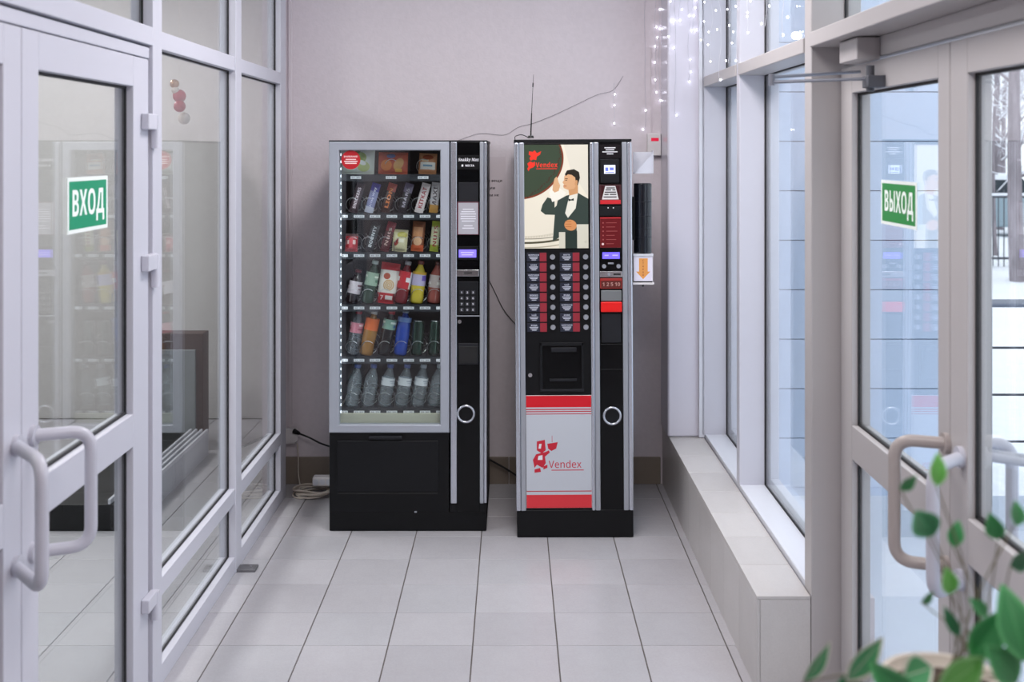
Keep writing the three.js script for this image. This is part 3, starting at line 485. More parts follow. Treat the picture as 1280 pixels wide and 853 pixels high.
    c.fillStyle = '#232a26'; c.beginPath(); for (const [x, y] of [[284, 338], [300, 344], [318, 336], [318, 352], [300, 350], [284, 356]]) c.lineTo(x, y); c.fill();
    c.fillStyle = '#d7935f'; c.beginPath(); c.ellipse(296, 505, 40, 34, 0.3, 0, 7); c.fill(); c.fillStyle = '#b5703f'; for (const q of [480, 496, 512]) c.fillRect(262, q, 40, 4);
    // neck, head, ear, hair, features
    c.fillStyle = '#cf9a6c'; c.beginPath(); for (const [x, y] of [[282, 270], [345, 250], [345, 306], [290, 320]]) c.lineTo(x, y); c.fill();
    c.fillStyle = '#dcaa7e'; c.beginPath(); for (const [x, y] of [[258, 200], [270, 176], [330, 176], [340, 240], [322, 276], [282, 284], [254, 272], [250, 258], [256, 250], [246, 236], [256, 224]]) c.lineTo(x, y); c.fill();
    c.fillStyle = '#2b2620'; c.beginPath(); for (const [x, y] of [[262, 186], [276, 162], [320, 154], [352, 172], [358, 208], [344, 256], [332, 244], [328, 206], [306, 190], [282, 186], [268, 196]]) c.lineTo(x, y); c.fill();
    c.fillStyle = '#cf9a6c'; c.beginPath(); c.ellipse(334, 240, 9, 18, 0.2, 0, 7); c.fill();
    c.fillStyle = '#3a2a20'; c.fillRect(262, 212, 18, 4); c.fillRect(264, 221, 12, 4); c.fillStyle = '#a5533a'; c.fillRect(254, 258, 18, 4);
    c.fillStyle = '#cdc7b8'; c.beginPath(); c.moveTo(380, 610); c.lineTo(400, 600); c.lineTo(396, 620); c.fill();
  });
  F('poster_box', 656.6, 738.6, 179.6, 311.8, -0.004, 0.002, M.blackGloss, 0.001);
  art('lit_poster_sign', 657.6, 737.8, 180.8, 310.4, -0.0045, poster, { emissive: col('#ffffff'), emissiveMap: poster, emissiveIntensity: 0.26, color: col('#c4c4c4') });
  { const L = new THREE.RectAreaLight(new THREE.Color().setRGB(1, 0.95, 0.85), 0.3, 0.29, 0.47); L.position.set(cxm(698), cym(246), -CD + 0.02); L.lookAt(cxm(698), cym(246), 0); scene.add(L); }
  // selection buttons with their name plates
  const drinks = ['ЭСПРЕССО', 'КОФЕ', 'КАПУЧИНО', 'ЛАТТЕ', 'МОККО', 'ШОКОЛАД', 'ЧАЙ', 'ВОДА'];
  for (let cI = 0; cI < 2; cI++) for (let k = 0; k < 8; k++) {
    const y = 321.2 + k * 12.55, x0 = cI ? 701.5 : 660.4;
    const plate = F('name_plate', x0, x0 + 25.2, y - 5.7, y + 5.7, -0.006, 0.001, M.charcoal, 0.001);
    const tx = canvas(128, 60, (c, w, h) => { c.fillStyle = '#1b2030'; c.fillRect(0, 0, w, h); c.fillStyle = '#8c2230'; c.fillRect(84, 0, 44, h); c.fillStyle = '#c9ccd8'; c.font = 'bold 15px sans-serif'; c.textAlign = 'center'; c.fillText(drinks[(k + cI * 3) % 8], 44, 20, 72); c.fillRect(14, 26, 58, 5); c.fillRect(20, 36, 48, 5); c.fillRect(30, 46, 30, 5); });
    const q = new THREE.PlaneGeometry(24.4 / CK, 10.8 / CK); q.translate(cxm(x0 + 12.6), cym(y), -CD + 0.0065); part('print', q, std('#ffffff', 0.4, { map: tx }), plate);
    const bxp = cI ? 734 : 692.8; part('button', rod(V(cxm(bxp), cym(y), CD), V(cxm(bxp), cym(y), CD - 0.012), 0.0125, 20, 0.0112), M.silver, g);
  }
  // cup niche
  F('niche_frame', 676, 731, 428, 432, -0.012, 0.002, M.blackSatin, 0.002); F('niche_frame', 676, 679.4, 428, 489, -0.012, 0.002, M.blackSatin, 0.002); F('niche_frame', 728, 731, 428, 489, -0.012, 0.002, M.blackSatin, 0.002); F('niche_frame', 676, 731, 486, 489, -0.014, 0.002, M.charcoal, 0.002);
  F('niche_door', 679.4, 728, 432, 486, -0.005, 0.0, M.blackGloss, 0.001); F('niche_spout', 690, 722, 434, 440, -0.011, -0.004, M.charcoal, 0.003); F('cup_ledge', 688, 722, 473, 476, -0.016, -0.004, M.charcoal, 0.002);
  part('lock', rod(V(cxm(664), cym(468.5), CD), V(cxm(664), cym(468.5), CD - 0.01), 0.0095, 18), M.chrome, g);
  // white lower panel with red bands and the maker's mark
  const lower = canvas(640, 1110, (c, w, h) => {
    c.fillStyle = '#b9bdc6'; c.fillRect(0, 0, w, h); const S = h / 140;   // 140 px tall in the photograph
    c.fillStyle = '#c8202c'; c.fillRect(0, 0, w, 14.5 * S); c.fillStyle = '#b32a34'; c.fillRect(0, 16.4 * S, w, 1.3 * S); c.fillRect(0, 19.2 * S, w, 1.2 * S); c.fillRect(0, 22.4 * S, w, 0.9 * S);
    c.fillRect(0, 118.6 * S, w, 1.1 * S); c.fillStyle = '#cf3a42'; c.fillRect(0, 123.6 * S, w, 16.4 * S);
    c.fillStyle = '#bb2a3a'; c.font = '98px sans-serif'; c.fillText('Vendex', 27.5 * S, 90 * S, 46 * S); c.fillRect(31 * S, 92.4 * S, 40 * S, 1 * S);
    const P = (pts) => { c.beginPath(); for (const [x, y] of pts) c.lineTo(x * S, y * S); c.fill(); };
    P([[13, 57], [23, 55], [24, 68], [19, 72], [13, 68]]); P([[12, 73], [24, 70], [28, 68], [29, 71], [23, 76], [24, 84], [20, 90], [13, 86], [10, 90], [8, 80]]); P([[26, 60], [39, 58], [37, 66], [31, 69], [27, 66]]); P([[10, 92], [17, 90], [18, 95], [10, 96]]); P([[21, 88], [26, 86], [26, 90], [21, 92]]);
    c.fillStyle = '#d9dbe0'; P([[16, 60], [19, 60], [18, 66], [15, 66]]); P([[15, 75], [20, 74], [20, 80], [14, 80]]);
    c.strokeStyle = '#bb2a3a'; c.lineWidth = 4; c.beginPath(); c.moveTo(32 * S, 50 * S); c.lineTo(32 * S, 58 * S); c.stroke();
  });
  F('lower_door', 658.4, 740, 494, 634.5, -0.009, 0.0, M.whitePlastic, 0.001);
  art('lower_print', 658.6, 739.8, 494.2, 634.3, -0.0096, lower);
  // payment column
  F('column_panel', 751, 780, 177.6, 637.4, -0.006, 0.03, M.blackGloss, 0.002);
  art('column_title', 752, 779, 181, 198, -0.0066, canvas(128, 80, (c, w, h) => { c.fillStyle = '#120c10'; c.fillRect(0, 0, w, h); c.fillStyle = '#d8d8dc'; [[44, 24], [34, 36], [60, 48], [26, 60]].forEach(([l, y]) => c.fillRect(64 - l / 1.3, y - 8, l * 1.5, 6)); }));
  F('card_reader', 753, 776, 199, 229, -0.018, 0.0, M.blackSatin, 0.003);
  const cs = canvas(96, 72, (c, w, h) => { c.fillStyle = '#c9d2ee'; c.fillRect(0, 0, w, h); c.fillStyle = '#5a66b0'; c.fillRect(10, 20, 26, 30); c.fillRect(48, 20, 34, 24); c.fillRect(10, 58, 76, 6); });
  art('reader_screen', 757.6, 771.6, 206.6, 217.4, -0.0187, cs, { emissive: col('#ffffff'), emissiveMap: cs, emissiveIntensity: 0.5 });
  F('note_acceptor', 751.6, 779, 231, 256, -0.012, 0.0, std('#3a1418', 0.4), 0.002);
  art('note_print', 754, 776.6, 232.4, 250, -0.0126, canvas(128, 100, (c, w, h) => { c.fillStyle = '#3a1418'; c.fillRect(0, 0, w, h); c.fillStyle = '#cfd0d0'; c.beginPath(); c.moveTo(28, 2); c.lineTo(100, 2); c.lineTo(124, 98); c.lineTo(4, 98); c.fill(); c.fillStyle = '#3a3436'; for (const [x, y, l] of [[36, 12, 60], [30, 26, 40], [78, 26, 22], [24, 42, 80], [22, 58, 30], [60, 58, 46], [16, 76, 92]]) c.fillRect(x, y, l, 8); }));
  F('red_lip', 752.6, 778, 250.4, 255.4, -0.02, -0.01, M.red, 0.002);
  F('note_slot', 752, 778.6, 257, 270, -0.012, 0.0, M.blackSatin, 0.002); for (const px of [762.4, 769]) part('led', rod(V(cxm(px), cym(260), CD - 0.012), V(cxm(px), cym(260), CD - 0.014), 0.003, 10), M.whitePlastic, g);
  F('price_panel', 752.4, 778.4, 272, 310, -0.009, 0.0, M.darkRed, 0.001); F('red_lip', 752.4, 778.4, 272, 273.4, -0.012, -0.004, M.red, 0.001);
  art('price_print', 753.4, 777.6, 274, 309.4, -0.0096, canvas(128, 190, (c, w, h) => { c.fillStyle = '#64161b'; c.fillRect(0, 0, w, h); c.fillStyle = '#a35a58'; for (let k = 0; k < 6; k++) { c.fillRect(10, 22 + k * 28, 8, 8); c.fillRect(34, 24 + k * 28, [70, 60, 74, 56, 66, 50][k], 3); } c.fillStyle = '#e2c8c8'; c.beginPath(); c.arc(12, 168, 8, 0, 7); c.fill(); }));
  const ds = canvas(128, 48, (c, w, h) => { c.fillStyle = '#6a5cf2'; c.fillRect(0, 0, w, h); c.fillStyle = '#9d94fa'; c.fillRect(16, 18, 30, 9); c.fillRect(74, 18, 40, 9); });
  art('display', 755, 776.6, 315.6, 323.8, -0.0072, ds, { emissive: col('#ffffff'), emissiveMap: ds, emissiveIntensity: 0.5 });
  for (const px of [757, 775]) part('menu_button', rod(V(cxm(px), cym(333), CD), V(cxm(px), cym(333), CD - 0.014), 0.0095, 18), M.silver, g);
  F('card_slot', 762, 769, 328.5, 330.5, -0.009, -0.003, M.silver, 0.001);
  F('coin_plate', 751.4, 779.6, 339.2, 346.6, -0.012, 0.0, M.chrome, 0.002); part('coin_knob', rod(V(cxm(763), cym(343), CD - 0.01), V(cxm(763), cym(343), CD - 0.018), 0.007, 14), M.silver, g); F('coin_slot', 768.5, 777.5, 342, 344, -0.0128, -0.011, M.cable, 0);
  F('coin_panel', 752, 779.4, 348, 361, -0.01, 0.0, std('#9a2622', 0.4), 0.002);
  art('coin_print', 753, 778.6, 351, 360, -0.0106, canvas(128, 48, (c, w, h) => { c.fillStyle = '#5e2a26'; c.fillRect(0, 0, w, h); c.fillStyle = '#b08a84'; c.font = 'bold 34px sans-serif'; c.fillText('1 2 5 10', 8, 36, 112); }));
  F('change_flap', 753, 778.6, 363, 376.6, -0.014, 0.0, std('#6f7274', 0.35), 0.004); F('change_cup', 752.6, 778.8, 377.4, 390, -0.02, 0.0, M.brightRed, 0.004);
  F('column_seam', 752, 779, 430, 430.8, -0.0075, -0.004, M.cable, 0); F('column_seam', 752, 779, 461.4, 462.2, -0.0075, -0.004, M.cable, 0); F('service_plate', 753.5, 777.5, 392.5, 428.5, -0.0085, 0.0, M.charcoal, 0.002);
  part('ring_handle', new THREE.TorusGeometry(0.038, 0.0055, 10, 36).translate(cxm(766), cym(519.8), -CD + 0.011), M.silverSmooth, g);
  part('ring_centre', rod(V(cxm(766), cym(519.8), CD), V(cxm(766), cym(519.8), CD - 0.009), 0.033, 28), M.blackSatin, g);
  g.rotation.z = 0.0062;
}
{ // antenna on the coffee machine
  const d = 5.75, x = spotX(663.5, d), y = 1.844;
  const t = thing('antenna', 'thin black magnetic antenna standing on top of the coffee machine', 'antenna', [x, y, d]);
  part('foot', rod(V(x, y, d), V(x, y + 0.012, d), 0.016, 18, 0.012), M.cable, t);
  part('stem', rod(V(x, y + 0.012, d), V(x + 0.004, y + 0.12, d), 0.0035, 8, 0.0025), M.cable, t); part('whip', rod(V(x + 0.004, y + 0.12, d), V(x + 0.013, y + 0.305, d), 0.0018, 6, 0.001), M.cable, t); part('coil', rod(V(x + 0.01, y + 0.245, d), V(x + 0.011, y + 0.265, d), 0.003, 8), M.cable, t);
  const c = thing('antenna_cable', 'short black wire lying behind the antenna foot', 'cable', [x - 0.04, y, d]);
  part('wire', tube([V(x - 0.014, y + 0.004, d), V(x - 0.04, y + 0.016, d + 0.03), V(x - 0.07, y + 0.012, d + 0.1), V(x - 0.075, y - 0.005, d + 0.3)], 0.002, 30, 6), M.cable, c);
}
// dispenser of cups and lids at the side of the coffee machine
{
  const d = 5.62, X = (px) => spotX(px, d), Y = (py) => spotY(py, d);
  const a = thing('lid_dispenser', 'upright black tube dispenser on the side of the coffee machine', 'dispenser', [X(803), Y(318), d]);
  part('tube', new THREE.LatheGeometry([[0.0, 0], [0.041, 0], [0.041, Y(230) - Y(318)], [0.036, Y(229) - Y(318)], [0.0, Y(229) - Y(318)]].map(([r, y]) => new THREE.Vector2(r + 0.0005, y)), 30).translate(X(803.3), Y(318), -d), std('#12151d', 0.16), a);
  for (const py of [252, 270, 286, 296]) part('lid_edge', new THREE.TorusGeometry(0.0412, 0.0012, 6, 30).rotateX(Math.PI / 2).translate(X(803.3), Y(py), -d), M.charcoal, a);
  part('bracket', bx(X(790.5), X(793), Y(300), Y(246), d - 0.02, d + 0.02), M.blackSatin, a);
  const b = thing('straw_box', 'white box with an orange arrow below the black tube', 'box', [X(803), Y(355), d]);
  part('body', [bx(X(790.5), X(814.8), Y(351), Y(317), d - 0.045, d + 0.04, 0.002), bx(X(789.6), X(816), Y(354.4), Y(352), d - 0.055, d + 0.04, 0.001)], M.whitePlastic, b);
  part('slot', bx(X(791), X(814), Y(352), Y(350.4), d - 0.046, d + 0.03), M.cable, b); part('catch', rod(V(X(803), Y(354), d - 0.03), V(X(803), Y(357.5), d - 0.03), 0.005), M.cable, b);
  part('lid', bx(X(790), X(815.2), Y(319.4), Y(316.6), d - 0.05, d + 0.04, 0.001), M.sill, b);
  const q = new THREE.PlaneGeometry(X(814) - X(791.2), Y(320) - Y(350.2)); q.translate(X(802.6), Y(335.1), -d + 0.0458);
  part('arrow_print', q, std('#ffffff', 0.5, { map: canvas(160, 210, (c, w, h) => { c.fillStyle = '#e0dcea'; c.fillRect(0, 0, w, h); c.fillStyle = '#e09a4e'; c.beginPath(); for (const [x, y] of [[44, 14], [120, 14], [120, 128], [142, 128], [80, 194], [18, 128], [44, 128]]) c.lineTo(x, y); c.fill(); c.fillStyle = '#a2502a'; c.font = 'bold 24px sans-serif'; c.textAlign = 'center'; 'СТАКАН'.split('').slice(0, 6).forEach((l, k) => c.fillText(l, 80, 42 + k * 25)); }) }), b);
  const e = thing('acrylic_holder', 'empty clear acrylic holder above the black tube', 'holder', [X(804), Y(217), d]);
  const ac = new THREE.MeshPhysicalMaterial({ color: col('#eef0f6'), roughness: 0.15, transmission: 0.55, thickness: 0, ior: 1.5 });
  part('back_sheet', bx(X(792), X(815.4), Y(217), Y(190), d + 0.02, d + 0.023), ac, e); part('side_sheet', bx(X(815), X(815.8), Y(217), Y(188), d - 0.04, d + 0.02), ac, e); part('bottom_sheet', bx(X(792), X(815.4), Y(217), Y(216.2), d - 0.04, d + 0.02), ac, e);
  part('slope_sheet', (() => { const s = new THREE.Shape([new THREE.Vector2(X(793), Y(216.5)), new THREE.Vector2(X(815), Y(216.5)), new THREE.Vector2(X(815), Y(192))]); const q2 = new THREE.ExtrudeGeometry(s, { depth: 0.003, bevelEnabled: false }); q2.translate(0, 0, -d + 0.03); return q2; })(), ac, e);
}
{ // alarm unit on the back wall
  const d = BACK, X = (px) => spotX(px, d), Y = (py) => spotY(py, d);
  const t = thing('alarm_unit', 'small white wall unit with a red lit window beside the column', 'alarm', [X(817), Y(195), d]);
  part('case', bx(X(808.4), X(825.4), Y(194.6), Y(167.2), d - 0.035, d, 0.004), M.whitePlastic, t);
  part('red_light', bx(X(813), X(822.4), Y(176.6), Y(172.6), d - 0.037, d - 0.03, 0.001), std('#9a1030', 0.3, { emissive: col('#c00830'), emissiveIntensity: 0.6 }), t);
  part('cable', bx(X(813.5), X(814.8), Y(168), Y(60), d - 0.006, d, 0.001), M.wall, t);
  const n = thing('wall_notice', 'glossy sheet with black lettering on the wall between the machines', 'notice', [X(624), Y(290), d]);
  part('sheet', bx(X(596), X(632), Y(300), Y(196), d - 0.002, d - 0.0002), std('#c9bfc6', 0.12), n);
  const q = new THREE.PlaneGeometry(X(632) - X(596), Y(196) - Y(300)); q.translate(X(614), Y(248), -d + 0.0024);
  part('lettering', q, std('#ffffff', 0.14, { map: canvas(360, 1040, (c, w, h) => { c.fillStyle = '#d6ccd2'; c.fillRect(0, 0, w, h); c.fillStyle = '#1a1618'; c.font = 'bold 48px sans-serif'; c.textAlign = 'right'; c.fillText('ваши вещи', 318, 316); c.fillText('стирали ции', 230, 406); c.fillText('если не', 276, 496); }) }), n);
}
// cables and the socket
{
  const d = BACK, X = (px, dd = d) => spotX(px, dd), Y = (py, dd = d) => spotY(py, dd);
  const s = thing('power_socket', 'white surface power socket low on the back wall near the partition', 'socket', [X(365), Y(553), d]);
  part('box', bx(X(358), X(371.6), Y(552.6), Y(534), d - 0.05, d, 0.006), M.whitePlastic, s); part('face', rod(V(X(369.5), Y(545), d - 0.05), V(X(369.5), Y(545), d - 0.058), 0.022, 24), M.whitePlastic, s);
  const du = thing('cable_duct', 'pale cable duct running up the wall from the power socket', 'cable duct', [X(362), Y(534), d]); part('duct', bx(X(361), X(365.4), Y(534), CEIL - 0.01, d - 0.016, d, 0.002), M.wall, du);
  const c = thing('power_cable', 'thick black power cable plugged in beside the snack machine', 'cable', [X(380), Y(540), d]);
  part('plug', rod(V(X(370), Y(536), d - 0.058), V(X(377), Y(538), d - 0.075), 0.014, 14, 0.009), M.cable, c);
  part('wire', tube([V(X(377), Y(538), d - 0.075), V(X(390), Y(543), d - 0.08), V(X(404), Y(550), d - 0.08), V(X(420), Y(557), d - 0.05), V(X(432), Y(560), d - 0.02)], 0.005, 30, 8), M.cable, c);
  const w = thing('hanging_cable', 'pale cable hanging from the power socket to the floor', 'cable', [X(378), 0, d - 0.06]);
  part('wire', tube([V(X(373), Y(552), d - 0.04), V(X(374.5), Y(570), d - 0.04), V(X(375), Y(590), d - 0.05), V(X(380), Y(610), d - 0.08), V(X(386), Y(616), d - 0.16)], 0.0035, 40, 7), M.cableWhite, w);
  const dc = 6.22, k = thing('cable_coil', 'loosely coiled pale cable lying on the floor in the corner', 'cable', [X(392, dc), 0, dc]);
  const pts = []; for (let i = 0; i < 120; i++) { const a = i / 120 * 7 * Math.PI * 2, r = 0.085 + 0.014 * Math.sin(i * 0.7) + 0.01 * Math.sin(i * 0.23); pts.push(V(X(392, dc) + 1.1 * r * Math.cos(a), 0.006 + 0.028 * i / 120 + 0.004 * Math.sin(i), dc + r * 0.9 * Math.sin(a))); }
  part('wire', tube(pts, 0.0045, 420, 6), M.cableWhite, k);
  const p = thing('power_strip', 'pale power strip resting on the coiled cable', 'power strip', [X(405, dc), 0.045, dc]);
  part('body', bx(X(391.5, dc), X(418, dc), 0.05, 0.098, dc - 0.03, dc + 0.03, 0.008), M.whitePlastic, p);
  for (const px of [396, 404, 412]) part('outlet', rod(V(X(px, dc), 0.074, dc - 0.03), V(X(px, dc), 0.074, dc - 0.033), 0.015, 18), M.sill, p);
  const m = thing('machine_cable', 'black cable sloping behind the gap between the machines', 'cable', [X(628), Y(585), d - 0.03]);
  part('wire', tube([V(X(600), Y(567), d - 0.03), V(X(612), Y(573), d - 0.03), V(X(630), Y(583), d - 0.03), V(X(652), Y(597), d - 0.03)], 0.005, 24, 8), M.cable, m);
  const t = thing('thin_cable', 'thin dark wire slanting down the wall between the machines', 'cable', [X(630), Y(390), d - 0.004]);
  part('wire', tube([V(X(606), Y(340), d - 0.004), V(X(618), Y(364), d - 0.004), V(X(630), Y(388), d - 0.004), V(X(650), Y(412), d - 0.004)], 0.0022, 24, 6), M.cable, t);
  const u = thing('light_lead', 'thin wire running up the wall from the machines to the light strings', 'cable', [X(700), Y(150), d - 0.004]);
  part('wire', tube([V(X(572), Y(176), d - 0.004), V(X(600), Y(167), d - 0.004), V(X(632), Y(168.5), d - 0.004), V(X(648), Y(159), d - 0.004), V(X(664), Y(155), d - 0.004), V(X(690), Y(145), d - 0.004), V(X(718), Y(132), d - 0.004), V(X(748), Y(118), d - 0.004), V(X(766), Y(113), d - 0.004), V(X(779), Y(95), d - 0.004)], 0.0009, 80, 5), std('#77707a', 0.6), u);
}
{ // small floor plate at the partition post
  const t = thing('floor_bracket', 'small grey metal plate on the floor beside the partition post', 'bracket', [-1.12, 0, 5.1]);
  part('plate', bx(-1.166, -1.085, 0, 0.012, 5.07, 5.14, 0.003), std('#77767a', 0.45, { metalness: 0.5 }), t); part('screw', rod(V(-1.11, 0.012, 5.105), V(-1.11, 0.015, 5.105), 0.006, 12), M.chrome, t);
}
// ---------- string lights ----------
{
  const led = std('#ffffff', 0.3, { emissive: col('#f0f0ff'), emissiveIntensity: 6 }), wire = std('#cfcfd8', 0.4), bulbGeo = new THREE.SphereGeometry(0.0033, 10, 8);
  const strand = (label, group, X, d, yTop, ys, jitter) => {
    const t = thing('light_string', label, 'string lights', [X, yTop, d], group);
    const low = Math.min(...ys), p = []; for (let i = 0; i <= 12; i++) p.push(V(X + (i % 12 ? rr(-jitter, jitter) : 0), yTop + (low - 0.01 - yTop) * i / 12, d - (i % 12 ? rr(0, jitter) : 0)));
    part('wire', tube(p, 0.0009, 50, 4), wire, t);
    for (const y of ys) { const b = part('led_bulb', bulbGeo.clone().scale(1, 1.5, 1).translate(X + rr(-jitter, jitter) * 2.2, y, -d + rr(0.004, 0.012)), led, t); void b; }
  };
  const topY = CEIL - 0.02, wallD = BACK - 0.008;
  const wy = (pys, d) => [...pys.map((p) => spotY(p, d)), ...Array.from({ length: 3 }, () => rr(2.62, 3.0))];
  for (const [px, pys] of [[767.5, [118, 131.6, 154.4]], [806, [138, 162]], [818.6, [78, 100, 115.6, 34, 58]], [824, [126, 36, 12, 47]], [829.6, [79, 2, 20, 57]]]) strand(px < 800 ? 'short strand of three tiny lights above the coffee machine' : 'strand of tiny white lights hanging against the mauve wall', px < 800 ? null : 'light strings on the back wall', spotX(px, wallD), wallD, px < 800 ? spotY(104, wallD) : topY, px < 800 ? pys.map((p) => spotY(p, wallD)) : wy(pys, wallD), 0.006);
  const colD = 6.146;
  for (const [px, pys] of [[838, [46, 26, 2]], [843.6, [144, 26, 60]], [849, [26, 12]], [861, [75, 90, 102.4, 20]], [866, [20, 0.6, 38]], [872, [37.5, 10]]]) strand('strand of tiny white lights hanging over the white column', 'light strings on the column', spotX(px, colD), colD, topY, wy(pys, colD), 0.006);
  for (const [X, dd, pys] of [[0.972, 6.09, [50, 27, 3]], [0.972, 5.86, [77, 56, 40]], [0.97, 5.62, [100, 13, 37]], [0.97, 5.38, [32, 54, 76, 12]], [0.97, 5.18, [76, 40, 8]], [0.97, 4.95, [16, 2, 21, 41]], [0.97, 4.6, [30, 8]], [0.97, 4.3, [22, 44]]]) strand('strand of tiny white lights hanging in front of the window wall', 'light strings on the windows', X, dd, topY, wy(pys, dd), 0.008);
  for (const [x, y, d] of [[0.8, 2.35, 5.9], [0.93, 2.5, 5.4]]) { const L = new THREE.PointLight(new THREE.Color().setRGB(0.85, 0.85, 1), 0.012); L.position.set(x, y, -d); L.castShadow = true; scene.add(L); }
}
// ---------- the room behind the partition ----------
{
  const h = thing('floor_heater', 'low long heater box with metal slats in the room behind the partition', 'heater', [-2.0, 0, 6.3]);
  part('body', bx(-2.17, -1.79, 0, 0.125, 5.62, 7.05, 0.004), std('#121315', 0.5), h); part('side_plate', bx(-1.79, -1.782, 0, 0.13, 5.62, 7.05), std('#c3c6ce', 0.45), h);
  for (let k = 0; k < 4; k++) part('slat', bx(-1.797 - k * 0.032, -1.784 - k * 0.032, 0.126, 0.15, 5.62, 7.05, 0.002), M.sill, h);
  const c = thing('low_cabinet', 'low grey fronted cabinet with a dark brown top and edge behind the partition', 'cabinet', [-2.08, 0, 7.3]);
  part('carcass', bx(-2.32, -1.832, 0, 0.7, 7.12, 7.25, 0.004), M.brown, c); part('front', bx(-2.31, -1.875, 0.03, 0.605, 7.1, 7.125, 0.003), M.greyPanel, c);
  const o = thing('hanging_baubles', 'cluster of red and pale baubles hanging behind the partition glass', 'ornament', [spotX(225, 5.5), spotY(155, 5.5), 5.5]);
  const X = (px) => spotX(px, 5.5), Y = (py) => spotY(py, 5.5), red = std('#b23a4a', 0.25), pale = std('#d9cfc6', 0.3), gold = std('#c39a7a', 0.25, { metalness: 0.5 });
  part('thread', rod(V(X(224), Y(105), 5.5), V(X(224), CEIL - 0.005, 5.5), 0.0012, 5), pale, o);
  for (const [px, py, r, m] of [[219, 105, 0.021, gold], [224, 120, 0.03, red], [220, 113, 0.018, pale], [225, 133, 0.027, red], [230, 148, 0.028, pale]]) part('bauble', new THREE.SphereGeometry(r, 20, 14).translate(X(px), Y(py), -5.5 + rr(-0.012, 0.012)), m, o);
}
